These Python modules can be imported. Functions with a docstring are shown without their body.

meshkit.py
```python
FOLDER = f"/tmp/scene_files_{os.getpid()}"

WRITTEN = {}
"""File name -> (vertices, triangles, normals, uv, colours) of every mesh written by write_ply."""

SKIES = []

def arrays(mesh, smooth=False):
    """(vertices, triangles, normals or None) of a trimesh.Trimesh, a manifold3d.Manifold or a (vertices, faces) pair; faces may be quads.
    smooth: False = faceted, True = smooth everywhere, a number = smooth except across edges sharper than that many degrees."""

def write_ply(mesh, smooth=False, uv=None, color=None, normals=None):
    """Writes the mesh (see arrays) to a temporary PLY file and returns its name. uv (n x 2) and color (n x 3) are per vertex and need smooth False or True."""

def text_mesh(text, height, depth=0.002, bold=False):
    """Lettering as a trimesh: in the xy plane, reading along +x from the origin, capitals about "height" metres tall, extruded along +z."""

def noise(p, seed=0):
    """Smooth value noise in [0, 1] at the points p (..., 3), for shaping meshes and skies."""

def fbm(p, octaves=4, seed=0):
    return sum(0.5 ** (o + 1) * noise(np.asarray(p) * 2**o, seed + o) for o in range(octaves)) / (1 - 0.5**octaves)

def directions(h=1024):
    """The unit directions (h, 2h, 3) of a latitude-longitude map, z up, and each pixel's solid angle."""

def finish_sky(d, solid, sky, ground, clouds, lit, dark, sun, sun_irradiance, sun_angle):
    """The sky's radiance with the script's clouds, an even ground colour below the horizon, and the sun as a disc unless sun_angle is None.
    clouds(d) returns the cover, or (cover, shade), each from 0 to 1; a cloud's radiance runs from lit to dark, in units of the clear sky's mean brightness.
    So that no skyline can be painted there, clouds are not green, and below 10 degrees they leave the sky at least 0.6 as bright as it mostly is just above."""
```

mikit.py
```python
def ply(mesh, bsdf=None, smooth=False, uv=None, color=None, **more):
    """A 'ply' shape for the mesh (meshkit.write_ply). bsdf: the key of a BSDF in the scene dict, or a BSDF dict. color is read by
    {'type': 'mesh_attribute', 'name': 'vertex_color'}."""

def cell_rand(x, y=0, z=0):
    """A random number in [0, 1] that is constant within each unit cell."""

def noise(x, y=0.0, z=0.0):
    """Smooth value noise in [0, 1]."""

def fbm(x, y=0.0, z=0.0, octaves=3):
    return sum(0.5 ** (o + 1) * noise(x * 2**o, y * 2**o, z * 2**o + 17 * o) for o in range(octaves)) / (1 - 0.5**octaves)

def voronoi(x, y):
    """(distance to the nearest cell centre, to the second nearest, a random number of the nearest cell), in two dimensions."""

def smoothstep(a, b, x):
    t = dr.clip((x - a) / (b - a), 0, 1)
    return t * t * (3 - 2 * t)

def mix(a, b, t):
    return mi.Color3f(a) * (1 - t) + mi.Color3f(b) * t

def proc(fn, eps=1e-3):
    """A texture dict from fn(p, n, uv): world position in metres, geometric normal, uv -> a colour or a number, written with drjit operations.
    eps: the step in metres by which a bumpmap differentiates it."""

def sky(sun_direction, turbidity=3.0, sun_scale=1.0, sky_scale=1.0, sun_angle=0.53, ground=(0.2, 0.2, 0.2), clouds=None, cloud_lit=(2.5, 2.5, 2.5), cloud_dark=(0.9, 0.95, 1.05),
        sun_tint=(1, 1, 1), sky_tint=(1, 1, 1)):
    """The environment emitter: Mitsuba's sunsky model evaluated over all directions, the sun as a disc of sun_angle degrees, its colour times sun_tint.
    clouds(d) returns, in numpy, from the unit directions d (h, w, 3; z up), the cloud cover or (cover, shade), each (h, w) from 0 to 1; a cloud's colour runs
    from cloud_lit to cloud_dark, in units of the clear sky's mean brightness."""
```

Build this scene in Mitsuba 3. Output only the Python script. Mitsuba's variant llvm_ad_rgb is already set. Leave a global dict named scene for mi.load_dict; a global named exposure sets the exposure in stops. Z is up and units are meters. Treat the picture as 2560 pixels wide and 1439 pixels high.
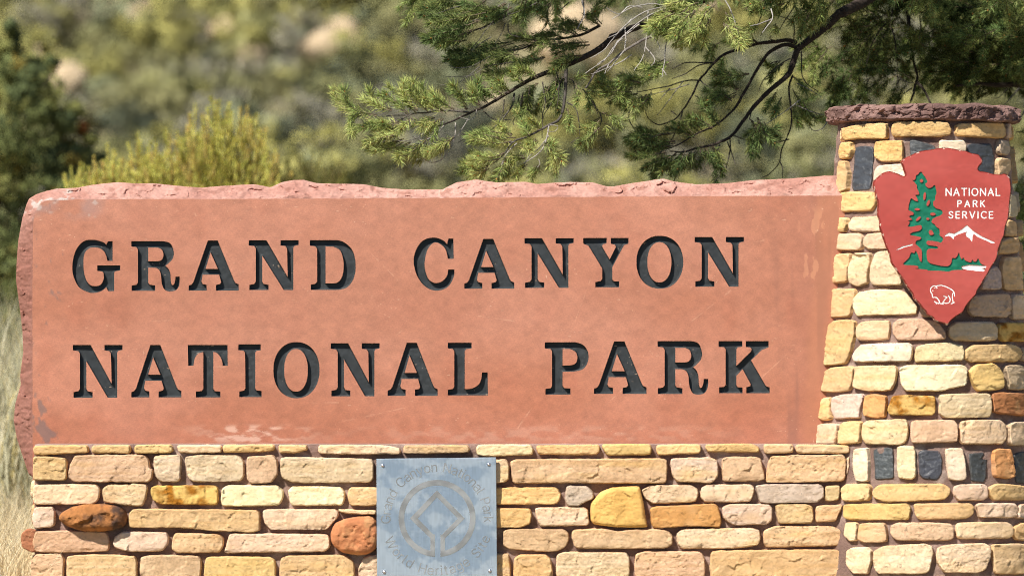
import math, random
import numpy as np, shapely, trimesh
import drjit as dr
import mitsuba as mi
import mikit, meshkit
from shapely.geometry import Polygon, LineString, Point, MultiPolygon
from shapely import affinity
from scipy.spatial import Delaunay, cKDTree
from mikit import proc, fbm, noise, smoothstep, mix

T = mi.ScalarTransform4f
R = random.Random(7)
RN = np.random.default_rng(11)
scene, labels = {}, {}

# ------------------------------------------------------------------ camera, sky, exposure
CAM_D, CAM_Z, S = 14.0, 1.28, 700.0          # metres to the slab face, lens height, measured pixels per metre on the slab face
scene['camera'] = {'type': 'thinlens', 'fov': 2 * math.degrees(math.atan(1280 / S / CAM_D)), 'fov_axis': 'x', 'aperture_radius': 0.033,
                   'focus_distance': CAM_D + 0.02, 'near_clip': 0.5, 'far_clip': 2000.0,
                   'to_world': T().look_at(origin=[0, -CAM_D, CAM_Z], target=[0, 0, CAM_Z], up=[0, 0, 1])}
scene['sky'] = mikit.sky((-0.76, -1.0, 1.28), turbidity=2.2, sun_scale=1.0, sky_scale=0.5, sun_tint=(0.90, 1.03, 1.24))
exposure = 2.3

# ------------------------------------------------------------------ helpers
def W(px, py, y=0.0):
    """Where a point measured in the photograph lies in the world when it is y metres behind the slab face."""
    k = (CAM_D + np.asarray(y, float)) / CAM_D / S
    return np.stack(np.broadcast_arrays((np.asarray(px, float) - 1280) * k, np.asarray(y, float), CAM_Z + (719.5 - np.asarray(py, float)) * k), -1)

def fb(p, f=1.0, seed=0, octaves=3):
    return meshkit.fbm(np.asarray(p) * f, octaves, seed) - 0.5

taken = {}
def numbered(name):
    n = taken.get(name, 0)
    taken[name] = n + 1
    return name if n == 0 else f'{name}_{n:03d}'

def put(key, mesh, bsdf, smooth=False, color=None):
    key = numbered(key)
    scene[key] = mikit.ply(mesh, bsdf, smooth=smooth, color=color)
    return key

def tag(key, label=None, cat=None, group=None, kind=None):
    d = labels.setdefault(key, {})
    for k, v in (('label', label), ('category', cat), ('group', group), ('kind', kind)):
        if v: d[k] = v

def pts(s, ox=0.0, oy=0.0, sc=1.0):
    return np.array([[ox + float(a) / sc, oy + float(b) / sc] for a, b in (w.split(',') for w in s.split())])

def chaikin(p, cut=0.2, n=2):
    for _ in range(n):
        q = np.roll(p, -1, 0)
        p = np.stack([p * (1 - cut) + q * cut, p * cut + q * (1 - cut)], 1).reshape(-1, 2)
        cut = 0.25
    return p

def resample(line, step):
    L = line.length
    n = max(8, int(L / step))
    return np.array([line.interpolate(i * L / n).coords[0] for i in range(n)])

def relief(poly, step, rings=(1.0, 2.4, 4.4), jitter=0.25):
    """A fine triangulation of a polygon: points, faces, distance of each point to the outline."""
    out = []
    for r in [poly.exterior, *poly.interiors]: out.append(resample(r, step))
    for d in rings:
        g = poly.buffer(-d)
        for q in getattr(g, 'geoms', [g]):
            if q.is_empty: continue
            for r in [q.exterior, *q.interiors]: out.append(resample(r, step))
    x0, y0, x1, y1 = poly.bounds
    gx, gy = np.meshgrid(np.arange(x0, x1 + step, step), np.arange(y0, y1 + step, step * 0.87))
    gx = gx + (np.arange(gx.shape[0]) % 2)[:, None] * step / 2
    g = np.stack([gx.ravel(), gy.ravel()], 1) + RN.uniform(-jitter, jitter, (gx.size, 2)) * step
    inner = poly.buffer(-((rings[-1] if rings else 0) + 0.6 * step))
    if not inner.is_empty:
        shapely.prepare(inner)
        out.append(g[shapely.contains_xy(inner, g[:, 0], g[:, 1])])
    p = np.vstack(out)
    p += RN.uniform(-1e-4, 1e-4, p.shape)
    f = Delaunay(p).simplices
    c = p[f].mean(1)
    big = poly.buffer(0.02)
    shapely.prepare(big)
    f = f[shapely.contains_xy(big, c[:, 0], c[:, 1])]
    a = p[f]
    cr = (a[:, 1, 0] - a[:, 0, 0]) * (a[:, 2, 1] - a[:, 0, 1]) - (a[:, 1, 1] - a[:, 0, 1]) * (a[:, 2, 0] - a[:, 0, 0])
    f = f[np.abs(cr) > 1e-3]; cr = cr[np.abs(cr) > 1e-3]
    f = np.where((cr > 0)[:, None], f[:, ::-1], f)      # y runs down, so this winds towards the viewer
    d = shapely.distance(shapely.points(p), poly.boundary)
    return p, f, d

def tube(path, radii, n=6):
    p = np.asarray(path, float); r = np.broadcast_to(radii, len(p)).astype(float)
    t = np.gradient(p, axis=0); t /= np.linalg.norm(t, axis=1, keepdims=True) + 1e-12
    a = np.cross(t, np.where(np.abs(t[:, 2:3]) < 0.9, [[0, 0, 1.0]], [[1.0, 0, 0]])); a /= np.linalg.norm(a, axis=1, keepdims=True) + 1e-12
    b = np.cross(t, a)
    ang = np.arange(n) / n * 2 * math.pi
    v = p[:, None] + r[:, None, None] * (np.cos(ang)[None, :, None] * a[:, None] + np.sin(ang)[None, :, None] * b[:, None])
    v = v.reshape(-1, 3); f = []
    m = len(p)
    i, j = np.meshgrid(np.arange(m - 1), np.arange(n), indexing='ij')
    q = np.stack([i * n + j, i * n + (j + 1) % n, (i + 1) * n + (j + 1) % n, (i + 1) * n + j], -1).reshape(-1, 4)
    f = np.vstack([q[:, [0, 1, 2]], q[:, [0, 2, 3]]])
    caps = [[0, (k + 1), k] for k in range(1, n - 1)] + [[(m - 1) * n, (m - 1) * n + k, (m - 1) * n + k + 1] for k in range(1, n - 1)]
    return v, np.vstack([f, np.array([[c[0], c[2], c[1]] if False else c for c in caps])])

class Pile:
    """Collects pieces (vertices, faces, colour) that become one mesh."""
    def __init__(s): s.v, s.f, s.c, s.n = [], [], [], 0
    def add(s, v, f, c=(0.5, 0.5, 0.5)):
        v = np.asarray(v); s.v.append(v); s.f.append(np.asarray(f) + s.n); s.n += len(v)
        s.c.append(np.broadcast_to(c, v.shape))
    def put(s, key, bsdf, smooth=False):
        return put(key, (np.vstack(s.v), np.vstack(s.f)), bsdf, smooth, np.vstack(s.c))

def spline(p, step):
    """A smooth path through the points, resampled."""
    p = np.asarray(p, float)
    if len(p) < 3:
        n = max(2, int(np.linalg.norm(p[-1] - p[0]) / step) + 1)
        return p[0] + (p[-1] - p[0]) * np.linspace(0, 1, n)[:, None]
    e = np.vstack([2 * p[0] - p[1], p, 2 * p[-1] - p[-2]]); out = []
    for k in range(1, len(e) - 2):
        a, b, c, d = e[k - 1:k + 3]
        n = max(1, int(np.linalg.norm(c - b) / step))
        t = (np.arange(n) / n)[:, None]
        out.append(0.5 * (2 * b + (c - a) * t + (2 * a - 5 * b + 4 * c - d) * t**2 + (3 * b - a - 3 * c + d) * t**3))
    return np.vstack(out + [p[-1:]])

def catmull(points):
    """An outline from (x, y) corners and (x, y, 1) smooth points."""
    n, out = len(points), []
    P = [np.array(q[:2], float) for q in points]; sm = [len(q) > 2 for q in points]
    for i in range(n):
        b, c = P[i], P[(i + 1) % n]
        if not sm[i] and not sm[(i + 1) % n]:
            out.append(b); continue
        m0 = (c - P[i - 1]) / 2 if sm[i] else None
        m1 = (P[(i + 2) % n] - b) / 2 if sm[(i + 1) % n] else None
        if m0 is None: m0 = 1.5 * (c - b) - 0.5 * m1
        if m1 is None: m1 = 1.5 * (c - b) - 0.5 * m0
        for t in np.linspace(0, 1, 9)[:-1]:
            out.append((2 * t**3 - 3 * t**2 + 1) * b + (t**3 - 2 * t**2 + t) * m0 + (-2 * t**3 + 3 * t**2) * c + (t**3 - t**2) * m1)
    return np.array(out)

# ------------------------------------------------------------------ materials
VC = {'type': 'mesh_attribute', 'name': 'vertex_color'}
def two(b): return {'type': 'twosided', 'bsdf': b}
def bump(b, fn, eps=1e-3, scale=1.0):
    return {'type': 'bumpmap', 'tex': proc(fn, eps), 'scale': scale, 'nested': b}
def pr(color, rough, **k): return {'type': 'principled', 'base_color': color, 'roughness': rough, **k}
def rgb(*c): return {'type': 'rgb', 'value': list(c)}

scene['m_stone'] = two(bump(pr(VC, 0.85, specular=0.25), lambda p, n, uv: 0.0038 * fbm(p.x * 95, p.y * 95, p.z * 130, 4) + 0.0014 * noise(p.x * 380, p.y * 380, p.z * 380), 6e-4))
scene['m_slate'] = two(bump(pr(VC, 0.5, specular=0.4), lambda p, n, uv: 0.0045 * fbm(p.x * 45, p.y * 45, p.z * 60, 3), 8e-4))
def mortar_c(p, n, uv):
    a = fbm(p.x * 6, p.y * 6, p.z * 6, 3); b = noise(p.x * 230, p.y * 230, p.z * 230); e = noise(p.x * 60, p.y * 60, p.z * 60)
    c = mix(mi.Color3f(0.185, 0.117, 0.097), mi.Color3f(0.30, 0.208, 0.178), smoothstep(0.3, 0.7, a))
    c = mix(c, mi.Color3f(0.40, 0.32, 0.28), 0.6 * smoothstep(0.58, 0.75, fbm(p.x * 16, p.y * 16, p.z * 16, 3)))
    return c * (0.64 + 0.44 * b + 0.28 * e)
scene['m_mortar'] = two(bump(pr(proc(mortar_c), 0.95, specular=0.15), lambda p, n, uv: 0.004 * fbm(p.x * 60, p.y * 60, p.z * 60, 3) + 0.0016 * noise(p.x * 300, p.y * 300, p.z * 300), 8e-4))

scr = [(0.18, 1.04, 0.28, 1.31), (-0.12, 1.18, 0.02, 1.16), (0.53, 0.95, 0.62, 1.05), (-1.06, 1.0, -0.96, 0.995), (0.05, 1.38, 0.17, 1.36), (0.80, 1.43, 0.90, 1.45),
       (0.64, 1.16, 0.78, 1.27), (-0.52, 1.42, -0.40, 1.30), (-0.98, 1.33, -1.03, 1.26), (-0.62, 0.80, -0.35, 0.86), (0.30, 0.83, 0.44, 0.96), (-1.30, 1.16, -1.22, 1.165), (0.36, 1.50, 0.46, 1.48), (0.88, 0.95, 1.0, 1.06),
       (-0.75, 0.87, -0.62, 0.872), (-0.20, 1.02, -0.14, 1.12), (0.02, 0.78, 0.09, 0.88), (-0.45, 1.08, -0.38, 1.14)]
def slab_c(p, n, uv):
    x, z = p.x, p.z
    a = fbm(x * 2.2, p.y * 2, z * 3.2, 4); b = fbm(x * 9 + 3, p.y * 9, z * 5, 3); g = noise(x * 300, p.y * 300, z * 300); g2 = fbm(x * 34, p.y * 34, z * 34, 3)
    c = mix(mi.Color3f(0.380, 0.148, 0.090), mi.Color3f(0.435, 0.182, 0.120), smoothstep(0.32, 0.7, a))
    c = mix(c, mi.Color3f(0.350, 0.122, 0.074), 0.4 * smoothstep(0.52, 0.78, b))
    c = mix(c, mi.Color3f(0.48, 0.235, 0.17), 0.35 * smoothstep(0.25, 0.6, fbm(x * 1.4 + 9, 0, z * 1.7, 3)) * smoothstep(0.80, 1.1, z))
    rain = fbm(x * 42 + 2 * fbm(x * 3, 0, z * 3, 2), 3, z * 1.8, 3)
    c = c * (0.80 + 0.24 * g + 0.30 * g2) * (0.95 + 0.10 * rain) * (0.93 + 0.14 * fbm(x * 0.9, 8, z * 1.6, 2))
    # pale bloom low on the face, dark streaks and peeling at the right, lichen in the corners
    band = smoothstep(0.715, 0.745, z) * (1 - smoothstep(0.775, 0.80, z)) * smoothstep(0.38, 0.68, fbm(x * 26, 1, z * 50, 4))
    near = dr.exp(-dr.square((x + 0.93) / 0.16)) + 0.22 * dr.exp(-dr.square((x + 0.1) / 0.5)) + 0.15 * dr.exp(-dr.square((x - 0.5) / 0.3))
    c = mix(c, mi.Color3f(0.72, 0.50, 0.40), dr.clip(0.75 * band * near, 0, 0.55))
    streak = smoothstep(0.85, 1.06, x) * smoothstep(0.50, 0.72, fbm(x * 26, 0, z * 1.6 + 4 + x * 2, 3))
    c = mix(c, mi.Color3f(0.21, 0.105, 0.085), 0.50 * streak)
    c = mix(c, mi.Color3f(0.30, 0.125, 0.09), 0.35 * smoothstep(0.90, 1.08, x))
    c = mix(c, mi.Color3f(0.47, 0.20, 0.11), 0.35 * smoothstep(1.065, 1.105, x + 0.05 * (1.6 - z) + 0.03 * fbm(x * 9, 0, z * 6, 2) - 0.015))
    peel = smoothstep(0.50, 0.56, fbm(x * 40, 2, z * 14, 3) + 0.22 * dr.exp(-dr.square((x - 1.088) / 0.017)) - 0.14)
    c = mix(c, mi.Color3f(0.66, 0.33, 0.20), 0.36 * peel * smoothstep(1.0, 1.06, x) * smoothstep(1.27, 1.32, z) * (1 - smoothstep(1.54, 1.58, z)) * (1 - smoothstep(1.105, 1.12, x)))
    lich = smoothstep(0.35, 0.62, fbm(x * 12, 4, z * 16, 3)) * smoothstep(1.52, 1.575, z + 0.02 * a) * (1 - smoothstep(-1.52, -1.42, x))
    c = mix(c, mi.Color3f(0.34, 0.26, 0.26), 0.4 * lich)
    c = mix(c, mi.Color3f(0.55, 0.53, 0.50), 0.45 * lich * smoothstep(0.55, 0.72, fbm(x * 45, 4, z * 60, 2)))
    dk = smoothstep(0.40, 0.60, fbm(x * 55 + 3 * z, 7, z * 26 + 9 * x, 4) + 0.36 * (dr.exp(-dr.square((x + 1.69) / 0.035) - dr.square((z - 0.80) / 0.06)) + dr.exp(-dr.square((x + 1.655) / 0.025) - dr.square((z - 0.755) / 0.035))) - 0.28)
    c = mix(c, mi.Color3f(0.13, 0.12, 0.125), 0.6 * dk * (1 - smoothstep(-1.62, -1.58, x)))
    low = (1 - smoothstep(0.72, 0.735, z))
    c = mix(c, mi.Color3f(0.36, 0.13, 0.09), 0.4 * low)
    for x0, z0, x1, z1 in scr:
        dx, dz = x1 - x0, z1 - z0
        t = dr.clip(((x - x0) * dx + (z - z0) * dz) / (dx * dx + dz * dz), 0, 1)
        d = dr.sqrt(dr.square(x - x0 - t * dx) + dr.square(z - z0 - t * dz)) + 0.004 * (noise(x * 22, 0, z * 22) - 0.5)
        c = mix(c, mi.Color3f(0.64, 0.38, 0.28), 0.32 * (1 - smoothstep(0.0006, 0.0017, dr.abs(d))) * smoothstep(0.3, 0.6, noise(x * 60, 1, z * 60)))
    spk = smoothstep(0.90, 0.96, noise(x * 130, 5, z * 130)) * smoothstep(0.5, 0.75, fbm(x * 9, 9, z * 9, 3))
    return mix(c, mi.Color3f(0.70, 0.47, 0.36), 0.5 * spk)
scene['m_slab'] = two(bump(pr(proc(slab_c), 0.78, specular=0.3), lambda p, n, uv: 0.0006 * fbm(p.x * 70, p.y * 70, p.z * 70, 3), 1e-3))
def edge_c(p, n, uv):
    a = fbm(p.x * 9, p.y * 9, p.z * 9, 4); g = noise(p.x * 150, p.y * 150, p.z * 150); b = fbm(p.x * 30, p.y * 30, p.z * 30, 3)
    c = mix(mi.Color3f(0.42, 0.210, 0.170), mi.Color3f(0.53, 0.300, 0.250), smoothstep(0.3, 0.68, a))
    c = mix(c, mi.Color3f(0.27, 0.115, 0.085), 0.6 * smoothstep(0.55, 0.75, b))
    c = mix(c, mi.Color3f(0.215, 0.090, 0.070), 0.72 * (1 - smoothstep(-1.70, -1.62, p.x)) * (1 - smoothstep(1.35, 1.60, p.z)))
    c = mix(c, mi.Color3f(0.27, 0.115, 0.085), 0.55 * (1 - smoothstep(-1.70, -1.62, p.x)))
    li = smoothstep(0.52, 0.66, fbm(p.x * 30, p.y * 30, p.z * 40, 3)) * (1 - smoothstep(-1.55, -1.47, p.x)) * smoothstep(1.50, 1.60, p.z)
    c = mix(c, mi.Color3f(0.50, 0.48, 0.45), 0.7 * li)
    return c * (0.82 + 0.3 * g)
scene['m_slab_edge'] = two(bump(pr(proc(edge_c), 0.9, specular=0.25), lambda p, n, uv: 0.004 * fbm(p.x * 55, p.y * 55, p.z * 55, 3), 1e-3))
def black_c(p, n, uv):
    a = fbm(p.x * 40, p.y * 40, p.z * 40, 3); s = smoothstep(0.88, 0.95, noise(p.x * 150, 0, p.z * 150)) * smoothstep(0.55, 0.75, noise(p.x * 14, 3, p.z * 14))
    return mix(mi.Color3f(0.039, 0.044, 0.049) * (0.6 + 0.8 * a), mi.Color3f(0.42, 0.30, 0.22), 0.7 * s)
scene['m_black_paint'] = two(bump(pr(proc(black_c), 0.5, specular=0.22), lambda p, n, uv: 0.0010 * fbm(p.x * 90, p.y * 90, p.z * 90, 2), 1e-3))
def red_c(p, n, uv):
    a = fbm(p.x * 5, p.y * 5, p.z * 5, 3); g = noise(p.x * 60, p.y * 60, p.z * 60)
    return mix(mi.Color3f(0.40, 0.060, 0.049), mi.Color3f(0.46, 0.086, 0.072), smoothstep(0.3, 0.7, a)) * (0.94 + 0.1 * g)
scene['m_red_paint'] = two(bump(pr(proc(red_c), 0.5, specular=0.4), lambda p, n, uv: 0.0008 * fbm(p.x * 60, p.y * 60, p.z * 60, 2), 1e-3))
def rim_c(p, n, uv):
    chip = smoothstep(0.60, 0.68, fbm(p.x * 90, p.y * 90, p.z * 90, 2))
    return mix(mi.Color3f(0.26, 0.034, 0.025), mi.Color3f(0.66, 0.52, 0.43), chip * 0.8)
scene['m_red_rim'] = two(bump(pr(proc(rim_c), 0.5), lambda p, n, uv: 0.003 * fbm(p.x * 60, p.y * 60, p.z * 60, 2), 1e-3))
scene['m_green_paint'] = two(bump(pr(proc(lambda p, n, uv: mi.Color3f(0.004, 0.150, 0.085) * (0.85 + 0.35 * fbm(p.x * 30, p.y * 30, p.z * 30, 2))), 0.45), lambda p, n, uv: 0.004 * fbm(p.x * 45, p.y * 45, p.z * 45, 2), 1e-3))
scene['m_white_paint'] = two(pr(rgb(0.80, 0.80, 0.78), 0.5))
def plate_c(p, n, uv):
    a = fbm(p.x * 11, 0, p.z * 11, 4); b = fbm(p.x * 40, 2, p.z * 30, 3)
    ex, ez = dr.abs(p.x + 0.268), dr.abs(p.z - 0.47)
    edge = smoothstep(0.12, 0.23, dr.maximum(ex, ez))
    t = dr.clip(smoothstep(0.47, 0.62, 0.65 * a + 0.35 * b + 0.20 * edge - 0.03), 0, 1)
    c = mix(mi.Color3f(0.250, 0.325, 0.42), mi.Color3f(0.48, 0.545, 0.61), 0.5 * t)  # reflected sky is put into the plate as a blue base colour
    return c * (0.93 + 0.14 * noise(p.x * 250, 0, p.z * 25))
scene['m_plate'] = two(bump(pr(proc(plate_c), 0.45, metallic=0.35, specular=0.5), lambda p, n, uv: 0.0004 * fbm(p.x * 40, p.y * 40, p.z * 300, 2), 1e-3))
scene['m_etch'] = two(pr(proc(lambda p, n, uv: mix(mi.Color3f(0.205, 0.215, 0.225), mi.Color3f(0.30, 0.315, 0.33), smoothstep(0.35, 0.7, fbm(p.x * 22, 0, p.z * 22, 3)))), 0.6, metallic=0.2))
scene['m_steel'] = two({'type': 'roughconductor', 'material': 'Cr', 'alpha': 0.22})
def cap_c(p, n, uv):
    a = fbm(p.x * 8, p.y * 8, p.z * 22, 4); g = noise(p.x * 120, p.y * 120, p.z * 120)
    c = mix(mi.Color3f(0.140, 0.080, 0.070), mi.Color3f(0.265, 0.160, 0.140), smoothstep(0.35, 0.7, a))
    return c * (0.8 + 0.35 * g)
scene['m_cap'] = two(bump(pr(proc(cap_c), 0.85, specular=0.25), lambda p, n, uv: 0.006 * fbm(p.x * 40, p.y * 40, p.z * 70, 3), 1e-3))
scene['m_bark'] = two(bump(pr(VC, 0.9, specular=0.2), lambda p, n, uv: 0.004 * fbm(p.x * 60, p.y * 60, p.z * 60, 3), 1e-3))
scene['m_leaf'] = {'type': 'principledthin', 'base_color': VC, 'roughness': 0.5, 'diff_trans': 0.35, 'spec_trans': 0.0}
scene['m_scrub'] = two(pr(VC, 0.9, specular=0.1))
def ground_c(p, n, uv):
    a = fbm(p.x * 0.35, p.y * 0.35, 0, 4); b = fbm(p.x * 3, p.y * 3, 0, 3)
    c = mix(mi.Color3f(0.24, 0.21, 0.125), mi.Color3f(0.35, 0.29, 0.185), smoothstep(0.35, 0.65, a))
    return mix(c, mi.Color3f(0.14, 0.13, 0.07), 0.45 * smoothstep(0.45, 0.7, b)) * (0.92 + 0.16 * noise(p.x * 9, p.y * 9, 0))
scene['m_ground'] = two(pr(proc(ground_c), 0.95, specular=0.1))

# ------------------------------------------------------------------ the setting: ground and hillside, one sheet
def ground_z(x, y):
    x, y = np.asarray(x, float), np.asarray(y, float)
    z = 0.015 * np.clip(y, 0, 40) + 0.04 * fb(np.stack([x, y, 0 * x], -1), 0.7, 3) * np.clip(y + 1, 0, 1)
    h = np.clip(y - 38 + 5 * fb(np.stack([x, y * 0.3, 0 * x], -1), 0.05, 5), 0, None)
    return z + 0.34 * h + 0.6 * fb(np.stack([x, y, 0 * x], -1), 0.16, 9) * np.clip(h / 6, 0, 1)
xs = np.concatenate([np.linspace(-700, -40, 40)[:-1], np.linspace(-40, 40, 161), np.linspace(40, 700, 40)[1:]])
ys = np.concatenate([np.linspace(-900, -20, 40)[:-1], np.linspace(-20, 110, 261), np.linspace(110, 700, 60)[1:]])
gx, gy = np.meshgrid(xs, ys)
gv = np.stack([gx, gy, ground_z(gx, gy)], -1).reshape(-1, 3)
nx = len(xs)
gi, gj = np.meshgrid(np.arange(len(ys) - 1), np.arange(nx - 1), indexing='ij')
q = np.stack([gi * nx + gj, gi * nx + gj + 1, (gi + 1) * nx + gj + 1, (gi + 1) * nx + gj], -1).reshape(-1, 4)
put('ground', (gv, q), 'm_ground', smooth=True)
tag('ground', 'dry tan ground rising into the scrubby hillside behind the sign', 'ground', kind='structure')

# the road in front of the sign: unseen, added to cut ground bounce
rx, ry = np.meshgrid(np.linspace(-160, 160, 41), np.linspace(-40, -3.2, 12))
rvv = np.stack([rx, ry, ground_z(rx, ry) + 0.012], -1).reshape(-1, 3)
gi, gj = np.meshgrid(np.arange(11), np.arange(40), indexing='ij')
scene['m_asphalt'] = two(pr(proc(lambda p, n, uv: mi.Color3f(0.055, 0.054, 0.052) * (0.7 + 0.6 * noise(p.x * 60, p.y * 60, 0))), 0.9, specular=0.2))
put('added_road', (rvv, np.stack([gi * 41 + gj, gi * 41 + gj + 1, (gi + 1) * 41 + gj + 1, (gi + 1) * 41 + gj], -1).reshape(-1, 4)), 'm_asphalt')
tag('added_road', 'unseen dark asphalt sheet added in front of the sign to cut bounce light', 'added_road', kind='structure')

# ------------------------------------------------------------------ stones
TONE = {'c': (0.71, 0.52, 0.34), 'w': (0.79, 0.635, 0.44), 'y': (0.69, 0.455, 0.205), 't': (0.64, 0.415, 0.235), 'p': (0.63, 0.420, 0.265), 'k': (0.060, 0.066, 0.074),
        'o': (0.63, 0.315, 0.120), 'b': (0.27, 0.105, 0.042), 'r': (0.42, 0.170, 0.080), 'g': (0.58, 0.455, 0.32), 's': (0.66, 0.430, 0.14), 'n': (0.67, 0.445, 0.245), 'h': (0.44, 0.180, 0.070), 'm': (0.64, 0.49, 0.37), 'd': (0.66, 0.400, 0.115)}
def facets(p, cell, tilt, step, rng=RN):
    """A broken surface of flat facets: each point takes the tilted plane of its nearest seed."""
    lo, hi = p.min(0) - cell, p.max(0) + cell
    n = max(3, int(np.prod(hi - lo) / cell**2))
    sd = rng.uniform(lo, hi, (n, 2)); g = rng.normal(size=(n, 2)) * tilt; o = rng.normal(size=n) * step
    dd, i = cKDTree(sd).query(p + 0.25 * cell * np.stack([fb(np.concatenate([p, 0 * p[:, :1]], 1), 2.0 / cell, 31, 2), fb(np.concatenate([p, 0 * p[:, :1]], 1), 2.0 / cell, 32, 2)], 1))
    return o[i] + ((p - sd[i]) * g[i]).sum(1)

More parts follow.
